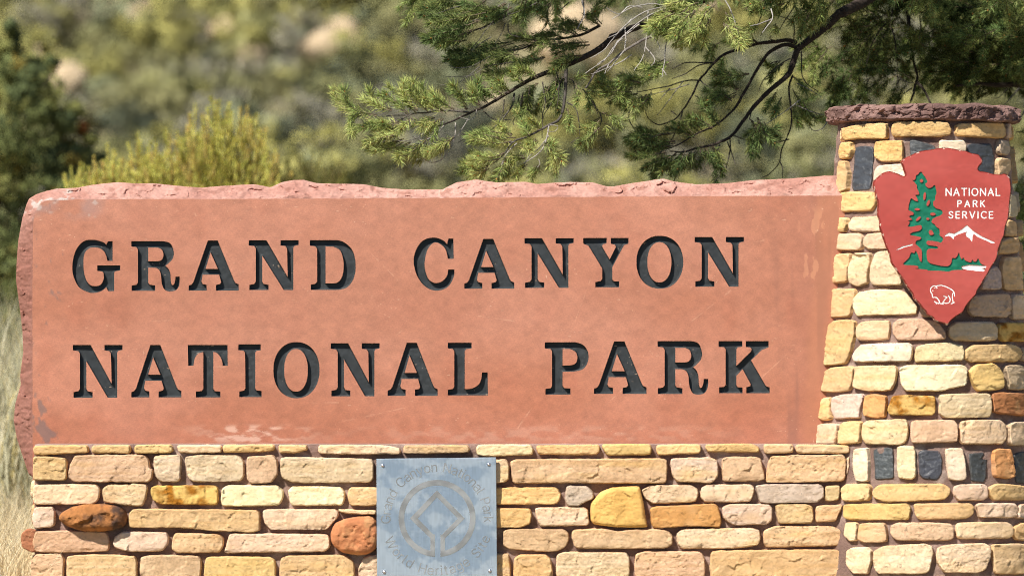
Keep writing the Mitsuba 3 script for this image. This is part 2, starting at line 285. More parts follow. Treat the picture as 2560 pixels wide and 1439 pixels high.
def stone_mesh(poly, code, height, place, step=3.2, soft=None, rot=None):
    """One hewn stone: poly in measured pixels, height in pixels, place(points, heights) -> world."""
    k = R.randrange(10**6)
    p, f, d = relief(poly, step)
    x0, y0, x1, y1 = poly.bounds
    w, h = x1 - x0, y1 - y0
    off = np.array([k % 977, k % 613])
    q = np.concatenate([p + off, np.full((len(p), 1), k % 89)], 1)
    er = soft or R.uniform(2.0, 4)
    er = min(er, 0.48 * min(w, h))
    er = er * (1 + 0.9 * fb(q, 1 / 22, 1, 2))
    t = np.clip(d / np.maximum(er, 2.5), 0, 1)
    pw = R.uniform(2.0, 3.2)
    prof = (1 - (1 - t) ** pw) ** (1 / pw)
    rough = {'k': 0.5, 'w': 0.7}.get(code, 1.0)
    hh = height * prof
    u, v = (p[:, 0] - x0) / w - 0.5, (p[:, 1] - y0) / h - 0.5
    tilt = R.uniform(-2.2, 2.2) * u + R.uniform(-1.8, 2.6) * v
    rel = 5.5 * fb(q, 1 / 52, 2, 3) + 2.0 * fb(q * [1, 1.3, 1], 1 / 15, 3, 3) + 2.3 * fb(q, 1 / 5, 4, 2)
    ridge = np.abs(fb(q * [0.6, 1.5, 1], 1 / 30, 5, 3))
    crack = -2.5 * np.clip(1 - ridge / 0.012, 0, 1) * (R.random() < 0.2)
    lowchip = -6 * np.clip((v - 0.28) / 0.22, 0, 1) * np.clip(2.5 * fb(q * [1, 0.6, 1], 1 / 34, 6, 2) + 0.25, 0, 1)      # broken lower lip
    hh = hh + (tilt + rough * (rel + crack + lowchip)) * np.clip(t * 1.2, 0, 1)
    cx, cy = poly.centroid.x, poly.centroid.y
    for _ in range(R.randint(2, 5)):          # broken arrises
        a = R.choice([R.uniform(0, 6.28), R.uniform(1.2, 1.95), R.uniform(-2.0, -1.1)])
        s_ = (p[:, 0] - cx) * math.cos(a) + (p[:, 1] - cy) * math.sin(a)
        cut = (s_ - s_.max() + R.uniform(0, 6)) * R.uniform(0.8, 2.0) + 3.0 * fb(q, 1 / 12, 33, 2)
        hh = np.minimum(hh, height * 1.02 + 3 - np.maximum(cut, 0))
    hh = hh + (0.45 if code != 'k' else 0.3) * facets(p, R.uniform(16, 30), 0.11, 0.8) * np.clip(t * 1.2, 0, 1)
    if height > 32: hh = hh + (10 * fb(q, 1 / 34, 34, 3) + 3 * fb(q, 1 / 9, 35, 3) + 0.7 * facets(p, 26, 0.18, 1.0)) * t
    hh[d < 0.05] = -6.0
    # colour: bedding bands, stains, specks
    base = np.array(TONE[code]) * R.uniform(0.90, 1.08)
    base = base * (1 + np.array([R.uniform(-.02, .02), R.uniform(-.04, .03), R.uniform(-.12, .10)]))
    bed = fb(np.stack([p[:, 0] / 260 + k % 31, p[:, 1] / R.uniform(5, 9) + 0.7 * fb(q, 1 / 60, 3) * 3, 0 * p[:, 0] + k % 17], -1), 1, 8, 3)
    mot = fb(q, 1 / 36, 9, 3); fine = fb(q, 1 / 3.2, 10, 2)
    col = base[None] * (1 + (0.30 if code in 'ycstn' else 0.12) * bed[:, None] * [0.5, 0.9, 1.7] + 0.42 * mot[:, None] * [0.8, 1.0, 1.25] + 0.48 * fine[:, None])
    col = col * (1 - 0.45 * np.clip((fb(q, 1 / 6, 21, 2) - 0.22) * 8, 0, 1))[:, None]
    if code in 'cytwn':
        yel = np.clip(3.0 * fb(q * [0.5, 1.4, 1], 1 / 40, 12, 3) - 0.10, 0, 1)[:, None] * R.uniform(0.0, 0.7)
        col = col * (1 - yel) + np.array([0.70, 0.43, 0.13]) * yel
    if code == 's':          # rusty staining on yellow
        st = np.clip(6 * fb(q, 1 / 26, 13, 4) - 0.05, 0, 1)[:, None]
        col = col * (1 - st) + (np.array([0.33, 0.13, 0.012]) * (1 + 1.2 * fb(q, 1 / 4, 14, 2))[:, None]) * st
    if code in 'oh':
        lt = np.clip(5 * fb(q, 1 / 24, 15, 4) - 0.1, 0, 1)[:, None] * 0.6
        col = col * (1 - lt) + np.array([0.62, 0.36, 0.17]) * lt
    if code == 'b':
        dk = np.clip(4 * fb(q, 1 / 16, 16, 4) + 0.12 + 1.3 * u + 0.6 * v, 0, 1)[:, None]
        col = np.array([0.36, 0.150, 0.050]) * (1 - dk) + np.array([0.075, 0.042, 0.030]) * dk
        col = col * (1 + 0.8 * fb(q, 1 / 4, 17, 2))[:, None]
    if code == 'm':
        col = col * (1 + 0.5 * fb(q, 1 / 3, 18, 2))[:, None]
    if code == 'k':
        vein = np.clip(1 - np.abs(fb(q * [1.4, 0.7, 1], 1 / 24, 19, 3)) / 0.02, 0, 1)[:, None]
        col = col * (1 - 0.4 * vein) + np.array([0.20, 0.21, 0.22]) * 0.4 * vein
    rim = np.clip(1 - d / 5, 0, 1)[:, None] * np.clip(fb(q, 1 / 18, 20, 2) + 0.15, 0, 1)[:, None] * 0.9
    col = col * (1 - rim) + np.array([0.30, 0.20, 0.165]) * rim * (1 if code != 'k' else 0.8)      # mortar smears
    return (place(p, hh), f), np.clip(col, 0.005, 0.9)

def stone_poly(p, tight=0.1, grow=0.0):
    a = Polygon(chaikin(np.asarray(p), tight)).buffer(0).buffer(grow, join_style='mitre')
    a = max(getattr(a, 'geoms', [a]), key=lambda g: g.area)
    e = resample(a.exterior, 4.0)
    k = R.randrange(9999)
    e = e + 3.4 * np.stack([fb(np.concatenate([e, np.full((len(e), 1), k)], 1), 1 / 14, 1, 3), fb(np.concatenate([e, np.full((len(e), 1), k)], 1), 1 / 14, 2, 3)], 1)
    a = Polygon(e).buffer(0)
    return max(getattr(a, 'geoms', [a]), key=lambda g: g.area)

# the low wall: plane of its mortar 0.115 m in front of the slab face
WALL_Y = -0.115
def on_wall(p, h):
    y = WALL_Y - h / S
    k = (CAM_D + WALL_Y) / CAM_D / S
    return np.stack([(p[:, 0] - 1280) * k, y, CAM_Z + (719.5 - p[:, 1]) * k], -1)
# the battered round pillar
PC_Y = 0.16
PC_X = float(W(2306, 0, PC_Y)[0])
PK = (CAM_D + PC_Y) / CAM_D / S
def pillar_r(z):
    py = 719.5 - (z - CAM_Z) / PK
    return (210 + (py - 310) * 0.092) * PK
def on_pillar(p, h):
    y = np.full(len(p), PC_Y - 0.3)
    for _ in range(6):
        k = (CAM_D + y) / CAM_D / S
        x = (p[:, 0] - 1280) * k; z = CAM_Z + (719.5 - p[:, 1]) * k
        r = pillar_r(z) + 10 / S
        sn = (x - PC_X) / r
        sn = np.where(np.abs(sn) > 0.93, np.sign(sn) * (0.93 + 0.10 * (np.abs(sn) - 0.93)), sn); sn = np.clip(sn, -0.995, 0.995)
        y = PC_Y - r * np.sqrt(1 - sn**2)
    r = pillar_r(z) + h / S
    return np.stack([PC_X + r * sn, PC_Y - r * np.sqrt(1 - sn**2), z], -1)

ZA, ZB, ZC, ZD = (0, 1080, 3.6571), (600, 1080, 3.6571), (1200, 1080, 3.6571), (1860, 1080, 3.6571)
ZE, ZF, ZG = (2000, 720, 3.7875), (2000, 440, 3.7875), (2000, 220, 3.7875)
WALL = [
 # thin top course
 (ZA, 'y 315,125 805,122 812,180 560,190 480,198 320,200'), (ZA, 'y 848,125 1190,120 1192,180 1120,192 1040,182 850,186'), (ZA, 'y 1235,122 1570,118 1585,165 1560,182 1240,186'),
 (ZA, 'c 1620,122 2025,120 2028,178 1640,182'), (ZA, 'y 2042,120 2510,118 2505,160 2400,172 2045,180'), (ZB, 'y 355,122 610,122 612,155 500,182 365,182'),
 (ZB, 'c 722,120 1290,122 1460,150 1465,190 1380,195 722,190'), (ZB, 'n 1500,122 2090,125 2098,180 1620,192 1500,185'), (ZC, 'c -28,118 470,118 482,165 478,200 140,212 -25,205'),
 (ZC, 'y 515,125 1085,118 1092,170 1060,198 860,200 530,195'), (ZC, 'y 1112,115 1560,112 1562,200 1150,202'), (ZC, 'y 1615,120 2010,112 2015,160 2000,185 1880,190 1620,202'),
 (ZC, 'y 2065,115 2480,108 2545,140 2550,175 2070,172'), (ZD, 'n 185,112 445,115 448,180 190,190'), (ZD, 'n 475,118 955,122 958,185 480,185'),
 # second
 (ZA, 'n 312,225 420,220 590,235 612,260 612,400 600,430 310,430'), (ZA, 't 690,212 1000,205 1310,208 1355,240 1370,330 1395,345 1390,420 1350,450 1040,445 680,448 630,400 650,290'),
 (ZA, 'c 1415,215 1645,205 1655,240 1650,420 1620,445 1470,445 1425,390 1410,290'), (ZA, 'c 1695,225 1850,210 2190,215 2225,260 2232,390 2200,440 1770,448 1720,400'),
 (ZA, 'p 2260,225 2500,212 2535,250 2540,380 2480,455 2300,460 2262,420'), (ZB, 'c 380,240 430,228 1200,245 1222,280 1215,420 1190,450 1000,455 480,452 390,410 370,330'),
 (ZC, 'c 100,250 235,250 262,290 262,420 225,450 150,452 100,450'), (ZC, 't 280,270 330,250 740,245 1695,240 1708,300 1705,420 1690,462 700,455 300,462'),
 (ZC, 'c 1740,240 2100,230 2165,260 2172,400 2120,455 1800,445 1760,380'), (ZD, 'p -200,240 -120,225 110,228 150,250 185,420 150,438 -50,440 -195,440'),
 (ZD, 't 235,215 905,205 925,250 915,445 330,452 200,450 205,400'), (ZD, 'c 936,240 958,225 958,290 938,390'),
 # third
 (ZA, 'c 310,480 880,475 910,510 905,600 870,650 320,655 305,600'), (ZA, 'c 945,520 990,480 1180,475 1220,462 1335,475 1350,510 1330,600 1300,668 1220,665 950,635'),
 (ZA, 's 1380,510 1430,490 1960,488 1990,510 1995,630 1980,655 1480,655 1400,615'), (ZB, 'w -160,520 -110,485 340,485 390,530 395,590 360,660 -20,670 -160,665 -170,610'),
 (ZB, 'w 445,540 480,495 920,500 955,540 955,610 930,660 480,665 455,620'), (ZB, 'n 1000,520 1030,505 1260,505 1260,665 1010,662 990,590'), (ZC, 'y 100,510 700,505 740,560 725,620 690,650 170,655 100,650'),
 (ZC, 'g 790,500 820,490 980,495 1030,545 1035,600 960,630 900,668 800,660 780,610'), (ZC, 'Y 1015,650 1110,550 1200,510 1400,490 1455,500 1480,600 1520,830 1530,855 1490,865 1300,862 1040,835 1012,790'),
 (ZC, 'c 1480,530 1560,485 1930,482 1985,520 1992,570 1970,625 1920,635 1580,645 1510,600'), (ZC, 'c 2030,510 2070,480 2480,478 2505,510 2490,580 2460,630 2050,632 2020,590'),
 (ZD, 'g 110,490 200,475 690,475 722,510 725,590 660,635 150,640 130,580'), (ZD, 'c 745,490 865,485 872,520 860,610 745,625'),
 # fourth
 (ZA, 'c 320,700 340,685 480,680 505,720 500,840 470,860 320,870 300,800'), (ZA, 'B 530,770 640,690 780,655 960,655 1100,680 1160,740 1165,810 1130,860 1000,890 860,905 740,890 600,840'),
 (ZA, 't 1195,700 2370,710 2375,780 2375,890 2330,905 1950,890 1640,860 1190,865 1182,820'), (ZB, 'c 215,720 250,705 860,705 900,725 890,770 790,885 500,880 280,880 230,830'),
 (ZB, 'c 900,705 1245,712 1245,745 1000,740 930,725'), (ZC, 'y 100,690 460,700 470,760 455,830 380,860 100,860'), (ZC, 'c 505,700 540,688 950,685 980,710 995,820 970,845 550,850 520,780'),
 (ZC, 'o 1560,700 1600,680 2150,655 2175,680 2200,790 2195,860 1900,850 1590,868 1570,830'), (ZD, 'c -195,690 -140,655 235,658 252,690 250,800 200,835 -100,840 -190,780'),
 (ZD, 'n 285,665 350,655 560,655 625,680 628,790 610,825 310,828'), (ZD, 'n 660,672 895,662 880,700 835,808 655,810'),
 # fifth
 (ZA, 'R 205,920 250,885 335,890 325,1080 290,1090 210,1050 195,980'), (ZA, 't 330,905 660,900 980,912 998,1000 995,1080 540,1090 330,1085 305,1000'),
 (ZA, 'c 1050,960 1130,905 1520,915 1540,950 1535,1020 1480,1080 1200,1085 1060,1045 1040,1010'), (ZA, 'n 1600,920 2000,930 2045,960 2045,1030 2010,1090 1620,1095 1575,1060 1580,980'),
 (ZB, 'c -95,940 -80,922 800,932 820,980 815,1050 770,1085 120,1090 -130,1095 -135,1080'), (ZB, 'H 835,900 880,820 1050,768 1260,760 1260,1105 980,1115 850,1030 832,960'),
 (ZC, 'p 215,905 260,882 760,885 805,920 808,990 770,1050 690,1078 520,1080 260,1055 212,1030'), (ZC, 'n 850,890 1120,880 1270,905 1420,885 1640,885 1720,905 1755,940 1750,1020 1700,1050 1300,1055 870,1052 845,960'),
 (ZC, 'c 1800,930 1840,885 2480,872 2550,900 2558,960 2540,1020 2400,1050 1850,1060 1805,1020'), (ZD, 'n 185,900 260,860 800,858 875,890 890,950 870,1030 200,1045 178,1000'),
 # sixth
 (ZA, 'p 330,1110 560,1105 585,1160 580,1300 570,1355 300,1355 285,1200'), (ZA, 'n 620,1130 850,1115 1230,1130 1250,1170 1250,1360 610,1360'), (ZA, 'p 1290,1140 1400,1120 1820,1130 1838,1160 1830,1355 1285,1355'),
 (ZB, 'y -310,1135 280,1140 320,1170 325,1360 -330,1360'), (ZB, 't 380,1150 440,1125 960,1122 1040,1180 1050,1355 355,1355'), (ZB, 'c 1085,1250 1130,1150 1180,1130 1260,1120 1260,1355 1090,1355'),
 (ZC, 't 100,1110 262,1110 272,1200 280,1355 100,1355'), (ZC, 'y 315,1150 370,1118 600,1115 640,1150 660,1290 665,1355 310,1355'), (ZC, 'c 705,1120 760,1095 1330,1095 1362,1140 1362,1290 1340,1335 720,1350 700,1300'),
 (ZC, 't 1430,1110 1500,1090 2010,1090 2052,1150 2055,1280 2040,1345 1420,1345 1420,1200'), (ZD, 't -300,1095 -250,1080 880,1068 892,1150 890,1300 870,1345 -290,1345 -305,1250')]
PILLAR = [
 (ZD, 'c 935,1090 980,1055 1120,1052 1160,1080 1155,1200 1120,1290 1000,1290 930,1200'), (ZD, 'c 1180,1090 1260,1045 1650,1022 1720,1050 1730,1100 1690,1270 1640,1290 1230,1290 1190,1240'),
 (ZD, 'c 1770,1060 1850,1035 2200,1015 2245,1040 2250,1130 2200,1250 2130,1280 1830,1275 1765,1180'), (ZD, 't 2275,1025 2620,1020 2620,1290 2300,1290 2290,1180'),
 (ZD, 'c 925,830 1020,825 1035,880 1025,985 960,990 915,940'), (ZD, 't 1060,835 1285,830 1305,920 1300,1000 1080,1000 1040,970'), (ZD, 'p 1345,860 1390,830 1740,828 1900,840 1922,890 1915,960 1870,985 1380,985 1335,920'),
 (ZD, 'c 1955,830 2400,818 2455,850 2455,930 2430,965 1955,970 1950,900'), (ZD, 'y 2480,870 2540,830 2620,830 2620,980 2500,980 2470,940'),
 (ZD, 'y 905,660 1500,655 1520,690 1510,770 1490,798 960,798 915,770'), (ZD, 'y 1550,655 2080,650 2105,690 2095,740 2040,785 1600,795 1560,740'), (ZD, 'c 2125,670 2160,650 2480,650 2505,680 2490,760 2450,775 2150,775'),
 (ZD, 'c 2520,660 2620,655 2620,780 2500,780'), (ZD, 'n 890,510 930,475 1130,472 1152,500 1150,600 1120,622 910,625 890,580'), (ZD, 'y 1170,550 1230,480 1820,475 1880,510 1885,550 1840,610 1690,620 1300,635 1190,600'),
 (ZD, 'c 1930,500 1980,480 2200,478 2230,510 2225,590 2190,620 1960,620 1925,570'), (ZD, 'y 2250,510 2320,475 2480,480 2620,500 2620,615 2280,615 2255,570'),
 (ZD, 'w 1000,170 1030,150 1130,145 1140,300 1135,440 1080,450 1020,440 1000,330'), (ZD, 'k 1170,170 1210,150 1355,140 1360,420 1300,425 1190,430 1185,300'), (ZD, 'w 1400,140 1450,125 1550,130 1565,180 1568,400 1530,430 1410,415 1398,300'),
 (ZD, 'k 1595,190 1640,165 1790,170 1815,250 1810,380 1760,440 1640,420 1600,380'), (ZD, 'w 1850,160 1900,150 2000,150 2020,250 2030,420 1990,440 1880,430 1860,300'), (ZD, 'k 2070,195 2200,185 2235,240 2230,400 2200,460 2090,440 2080,300'),
 (ZD, 'o 2290,170 2350,150 2440,155 2465,250 2475,400 2430,420 2300,405 2285,280'), (ZD, 'k 2490,200 2540,180 2620,180 2620,470 2510,460 2500,330'),
 (ZE, 'c 170,1300 230,1285 360,1290 352,1400 332,1470 165,1470 155,1430'), (ZE, 'n 378,1290 420,1265 575,1262 562,1400 555,1460 350,1472'), (ZE, 'c 590,1290 630,1255 1010,1242 1022,1330 1015,1420 960,1478 620,1475 580,1400'),
 (ZE, 'p 1055,1270 1100,1255 1460,1250 1490,1300 1490,1450 1060,1465 1045,1380'), (ZE, 'c 1525,1265 1600,1250 1900,1248 1950,1290 1955,1400 1920,1470 1530,1470 1520,1380'), (ZE, 'c 1985,1290 2030,1270 2180,1262 2180,1480 1980,1480 1975,1380'),
 (ZE, 'y 175,1180 210,1045 275,1037 282,1240 215,1250 170,1220'), (ZE, 'm 290,1040 390,1010 585,1002 595,1030 560,1150 555,1225 420,1225 325,1238 292,1150'), (ZE, 'o 615,1020 700,1005 810,1020 815,1060 800,1220 700,1225 602,1200 600,1100'),
 (ZE, 's 870,1030 930,1018 1280,1025 1282,1120 1270,1190 1240,1200 850,1195 830,1150'), (ZE, 'c 1320,1010 1800,997 1807,1150 1795,1215 1640,1220 1370,1225 1315,1180 1330,1100'), (ZE, 'h 1822,1003 1900,990 2180,1000 2180,1210 1900,1180 1835,1168'),
 (ZE, 'n 225,790 290,755 480,740 505,760 495,880 465,960 400,975 210,980 192,870'), (ZE, 'c 520,740 900,735 915,770 905,870 860,960 760,970 600,965 502,935 515,830'), (ZE, 'w 945,760 1000,735 1540,728 1578,750 1580,900 1540,925 1400,950 1350,970 1000,970 955,900'),
 (ZE, 'y 1610,790 1680,725 1830,715 1890,760 1925,820 1925,940 1850,965 1680,965 1640,900 1625,860'), (ZE, 'g 1945,745 2000,730 2180,740 2180,950 1985,960 1960,850'),
 (ZE, 'O 240,390 320,310 430,300 512,320 512,420 488,530 460,640 420,710 240,735 205,600'), (ZE, 'w 525,600 580,535 1030,522 1062,550 1060,640 1040,690 900,690 520,695 500,650'), (ZE, 'w 1100,560 1200,530 1440,520 1540,545 1555,600 1545,680 1200,690 1090,695 1085,640'),
 (ZE, 'y 1575,590 1640,540 2000,530 2085,560 2100,640 2060,690 1600,695 1570,660'), (ZE, 'c 2115,570 2180,560 2180,690 2108,680'),
 (ZE, 'c 530,370 570,330 640,315 840,312 845,400 830,480 700,490 550,490 525,430'), (ZE, 'p 880,340 930,295 1150,295 1290,310 1380,420 1380,480 1200,490 920,485 880,420'), (ZE, 'c 1415,370 1480,320 1820,320 1860,380 1860,490 1640,500 1450,490 1410,440'),
 (ZE, 's 1880,360 1920,330 2180,330 2180,500 1920,500 1885,430'), (ZE, 'n 245,120 280,15 500,10 520,30 470,230 455,270 290,275 242,230'), (ZE, 'w 500,110 560,40 700,15 930,20 1020,60 1110,180 1100,240 1000,250 600,255 540,265 500,180'),
 (ZE, 'p 1140,150 1340,150 1340,270 1150,265'), (ZE, 'p 1600,160 1640,70 1960,50 1990,100 1990,240 1960,275 1640,265 1600,220'), (ZE, 'c 2005,100 2040,65 2180,60 2180,290 2020,290 2005,180'),
 (ZF, 't 265,860 310,745 475,735 455,850 440,1000 290,1010 262,960'), (ZF, 'c 470,860 510,735 660,730 665,800 640,920 635,1010 530,1040 470,1010'), (ZF, 'm 670,860 720,725 840,710 900,800 960,1000 960,1025 690,1030 665,980'),
 (ZF, 'm 1720,1060 1760,900 1850,850 1895,920 1895,1070 1730,1070'), (ZF, 't 1920,840 1940,770 2080,760 2180,800 2180,1080 1940,1080 1915,950'),
 (ZF, 'c 285,600 320,550 560,545 585,580 580,680 540,700 310,695 290,660'), (ZF, 'c 600,600 640,550 760,540 860,540 860,690 640,690 595,650'), (ZF, 't 1880,690 1900,620 1970,585 2060,590 2075,640 2060,720 1960,735 1885,730'),
 (ZF, 'n 310,420 340,400 440,400 440,470 420,525 320,525'), (ZF, 'c 465,450 500,390 600,395 800,380 820,520 480,520 460,490'), (ZF, 't 1940,480 1985,420 2040,430 2060,500 2065,575 1950,570'),
 (ZF, 'y 350,180 400,155 680,155 715,210 710,270 670,325 360,335 345,280'), (ZF, 'g 1980,180 2030,180 2060,250 2060,380 1980,390'),
 (ZG, 'y 410,380 600,345 820,335 825,480 700,480 560,475 420,490 405,430'), (ZG, 'n 335,400 360,380 402,385 398,475 335,510'), (ZG, 'y 880,350 920,320 1000,320 1400,325 1430,400 1420,440 1300,460 880,460 865,400'),
 (ZG, 'y 1480,360 1540,340 1940,330 1945,450 1920,475 1480,450'), (ZG, 'n 1958,340 2000,330 1995,470 1950,480'), (ZG, 'y 310,550 400,520 480,510 480,600 460,660 330,675 295,620'),
 (ZG, 'k 505,560 670,552 682,650 650,960 480,970 475,900 490,750'), (ZG, 'y 710,510 970,500 975,600 970,690 760,695 705,650'), (ZG, 'k 1040,500 1070,490 1280,545 1285,660 1050,660 1035,560'), (ZG, 'w 1325,510 1350,495 1550,500 1575,550 1560,620 1330,620'),
 (ZG, 'k 1600,535 1830,530 1860,650 1860,840 1650,840 1600,700'), (ZG, 'g 1880,580 1900,490 1965,500 1985,600 1950,640 1890,620'), (ZG, 'n 1870,700 1890,665 1990,670 1995,760 1950,840 1870,835'),
 (ZG, 'O 290,760 320,695 430,695 455,800 440,960 380,985 310,950 300,850'), (ZG, 'w 700,790 740,740 960,715 1010,810 1010,890 700,890')]

def lay(key, rows, place, extra=()):
    for (ox, oy, sc), s in rows:
        code, s = s[0], s[2:]
        big = code in 'YBRHO'
        c = {'Y': 'd', 'B': 'b', 'R': 'r', 'H': 'h', 'O': 'n' if key == 'stone_pillar' else 'o'}.get(code, code)
        poly = stone_poly(pts(s, ox, oy, sc), 0.24 if code in 'BH' else 0.075, 2.2)
        h = {'Y': 30, 'B': 50, 'R': 14, 'H': 36}.get(code, (3 if key == 'stone_pillar' else 6) if c == 'k' else R.uniform(11, 15) if key == 'stone_pillar' else R.uniform(14, 20))
        m, col = stone_mesh(poly, c, h, place, soft={'B': 24, 'H': 22, 'Y': 12}.get(code))
        k = put(f'{key}__stone', m, 'm_slate' if c == 'k' else 'm_stone', True, col)
        note = {'B': 'dark rusty brown boulder bulging from the wall', 'H': 'rounded red-brown boulder left of the metal plaque', 'Y': 'large wedge-shaped golden stone', 'k': 'flat black slate stone', 's': 'yellow stone with rust-brown stains', 'o': 'orange stone', 'R': 'red-brown stone poking out past the wall end'}.get(code)
        if note: tag(k, note)

lay('stone_wall', WALL, on_wall)
lay('stone_pillar', PILLAR, on_pillar)

def courses(x0, x1, rows, wmin, wmax, codes='cccntyp'):
    for a, b in rows:
        x = x0
        while x < x1 - 30:
            w = min(R.uniform(wmin, wmax), x1 - x)
            if x1 - x - w < 45: w = x1 - x
            yield R.choice(codes), np.array([[x + 4, a + R.uniform(1, 7)], [x + w - 6, a + R.uniform(1, 7)], [x + w - 4, b - R.uniform(6, 12)], [x + 4, b - R.uniform(6, 12)]])
            x += w
# courses under the frame, the end of the wall, and the turned-away side of the pillar
for c, p in courses(80, 2098, [(1462, 1530), (1532, 1612)], 90, 190):
    m, col = stone_mesh(stone_poly(p), c, R.uniform(14, 20), on_wall, 6); put('stone_wall__stone', m, 'm_stone', True, col)
END_X = float(W(86, 0, WALL_Y)[0])
def on_end(p, h): return np.stack([END_X - h / S * 0.6, WALL_Y + p[:, 0] / S, CAM_Z + (719.5 - p[:, 1]) / S * 0.992], -1)
for c, p in courses(4, 300, [(1196, 1255), (1257, 1320), (1380, 1470), (1472, 1540), (1542, 1612)], 90, 180):
    m, col = stone_mesh(stone_poly(p), c, R.uniform(12, 18), on_end, 6); put('stone_wall__stone', m, 'm_stone', True, col)
def on_back(p, h):
    z = CAM_Z + (719.5 - p[:, 1]) * PK
    r = pillar_r(z); th = p[:, 0] / 250.0
    r2 = r + h / S
    return np.stack([PC_X + r2 * np.sin(th), PC_Y - r2 * np.cos(th), z], -1)
for c, p in courses(math.radians(84) * 250, math.radians(165) * 250, [(310, 362), (364, 470), (472, 540), (542, 600), (602, 690), (692, 740), (742, 800), (802, 862), (864, 930), (932, 1000), (1002, 1052), (1054, 1110)], 70, 140, 'cntyng'):
    m, col = stone_mesh(stone_poly(p), c, R.uniform(12, 18), on_back, 6); put('stone_pillar__stone', m, 'm_stone', True, col)
for c, p in courses(math.radians(86) * 250, math.radians(150) * 250, [(1112, 1200), (1202, 1256), (1258, 1302), (1304, 1352), (1354, 1440)], 80, 150, 'cnty'):
    m, col = stone_mesh(stone_poly(p), c, R.uniform(12, 18), on_back, 6); put('stone_pillar__stone', m, 'm_stone', True, col)
for c, p in courses(math.radians(-44) * 250, math.radians(150) * 250, [(1442, 1530), (1532, 1612)], 90, 160, 'cntyp'):
    m, col = stone_mesh(stone_poly(p), c, R.uniform(12, 18), on_back, 6); put('stone_pillar__stone', m, 'm_stone', True, col)

# mortar bodies
TOP_Z = float(CAM_Z + (719.5 - 1111) * (CAM_D + WALL_Y) / CAM_D / S)
def mortar_wall():
    x0, x1 = END_X, float(W(2150, 0, WALL_Y)[0])
    nxx, nz = 340, 150
    u, v = np.meshgrid(np.linspace(x0, x1, nxx), np.linspace(-0.05, TOP_Z, nz))
    y = WALL_Y + 0.014 * fb(np.stack([u, 0 * u, v], -1), 26, 41, 4) + 0.003
    y = y + 0.012 * np.clip((v - TOP_Z + 0.012) / 0.012, 0, 1)
    front = np.stack([u, y, v], -1).reshape(-1, 3)
    i, j = np.meshgrid(np.arange(nz - 1), np.arange(nxx - 1), indexing='ij')
    f = np.stack([i * nxx + j, i * nxx + j + 1, (i + 1) * nxx + j + 1, (i + 1) * nxx + j], -1).reshape(-1, 4)
    f = np.vstack([f[:, [0, 1, 2]], f[:, [0, 2, 3]]])
    b = trimesh.creation.box(bounds=[[x0, WALL_Y + 0.02, -0.05], [x1, 0.34, TOP_Z]])
    p = Pile(); p.add(front, f)
    top = np.stack([np.stack([np.linspace(x0, x1, nxx), front[-nxx:, 1], np.full(nxx, TOP_Z)], -1), np.stack([np.linspace(x0, x1, nxx), np.full(nxx, WALL_Y + 0.02), np.full(nxx, TOP_Z)], -1)], 0).reshape(-1, 3)
    j = np.arange(nxx - 1)
    p.add(top, np.vstack([np.stack([j, j + 1, nxx + j + 1], -1), np.stack([j, nxx + j + 1, nxx + j], -1)]))
    p.add(b.vertices, b.faces)
    return np.vstack(p.v), np.vstack(p.f)
put('stone_wall__mortar', mortar_wall(), 'm_mortar', smooth=40)
tag('stone_wall', 'low wall of buff and tan sandstone blocks with recessed mortar carrying the red slab', 'wall')
CAP_BOT = float(W(0, 300, -0.2)[2])
def mortar_pillar():
    nt, nz = 220, 190
    th, z = np.meshgrid(np.linspace(0, 2 * math.pi, nt), np.linspace(-0.05, CAP_BOT + 0.02, nz))
    r = pillar_r(z) + 0.012 * fb(np.stack([np.cos(th), np.sin(th), z * 3], -1), 9, 43, 4)
    v = np.stack([PC_X + r * np.sin(th), PC_Y - r * np.cos(th), z], -1).reshape(-1, 3)
    i, j = np.meshgrid(np.arange(nz - 1), np.arange(nt - 1), indexing='ij')
    return v, np.stack([i * nt + j, i * nt + j + 1, (i + 1) * nt + j + 1, (i + 1) * nt + j], -1).reshape(-1, 4)
put('stone_pillar__mortar', mortar_pillar(), 'm_mortar', smooth=True)
tag('stone_pillar', 'tapering round pillar of yellow sandstone and black slate with a maroon cap slab', 'pillar')
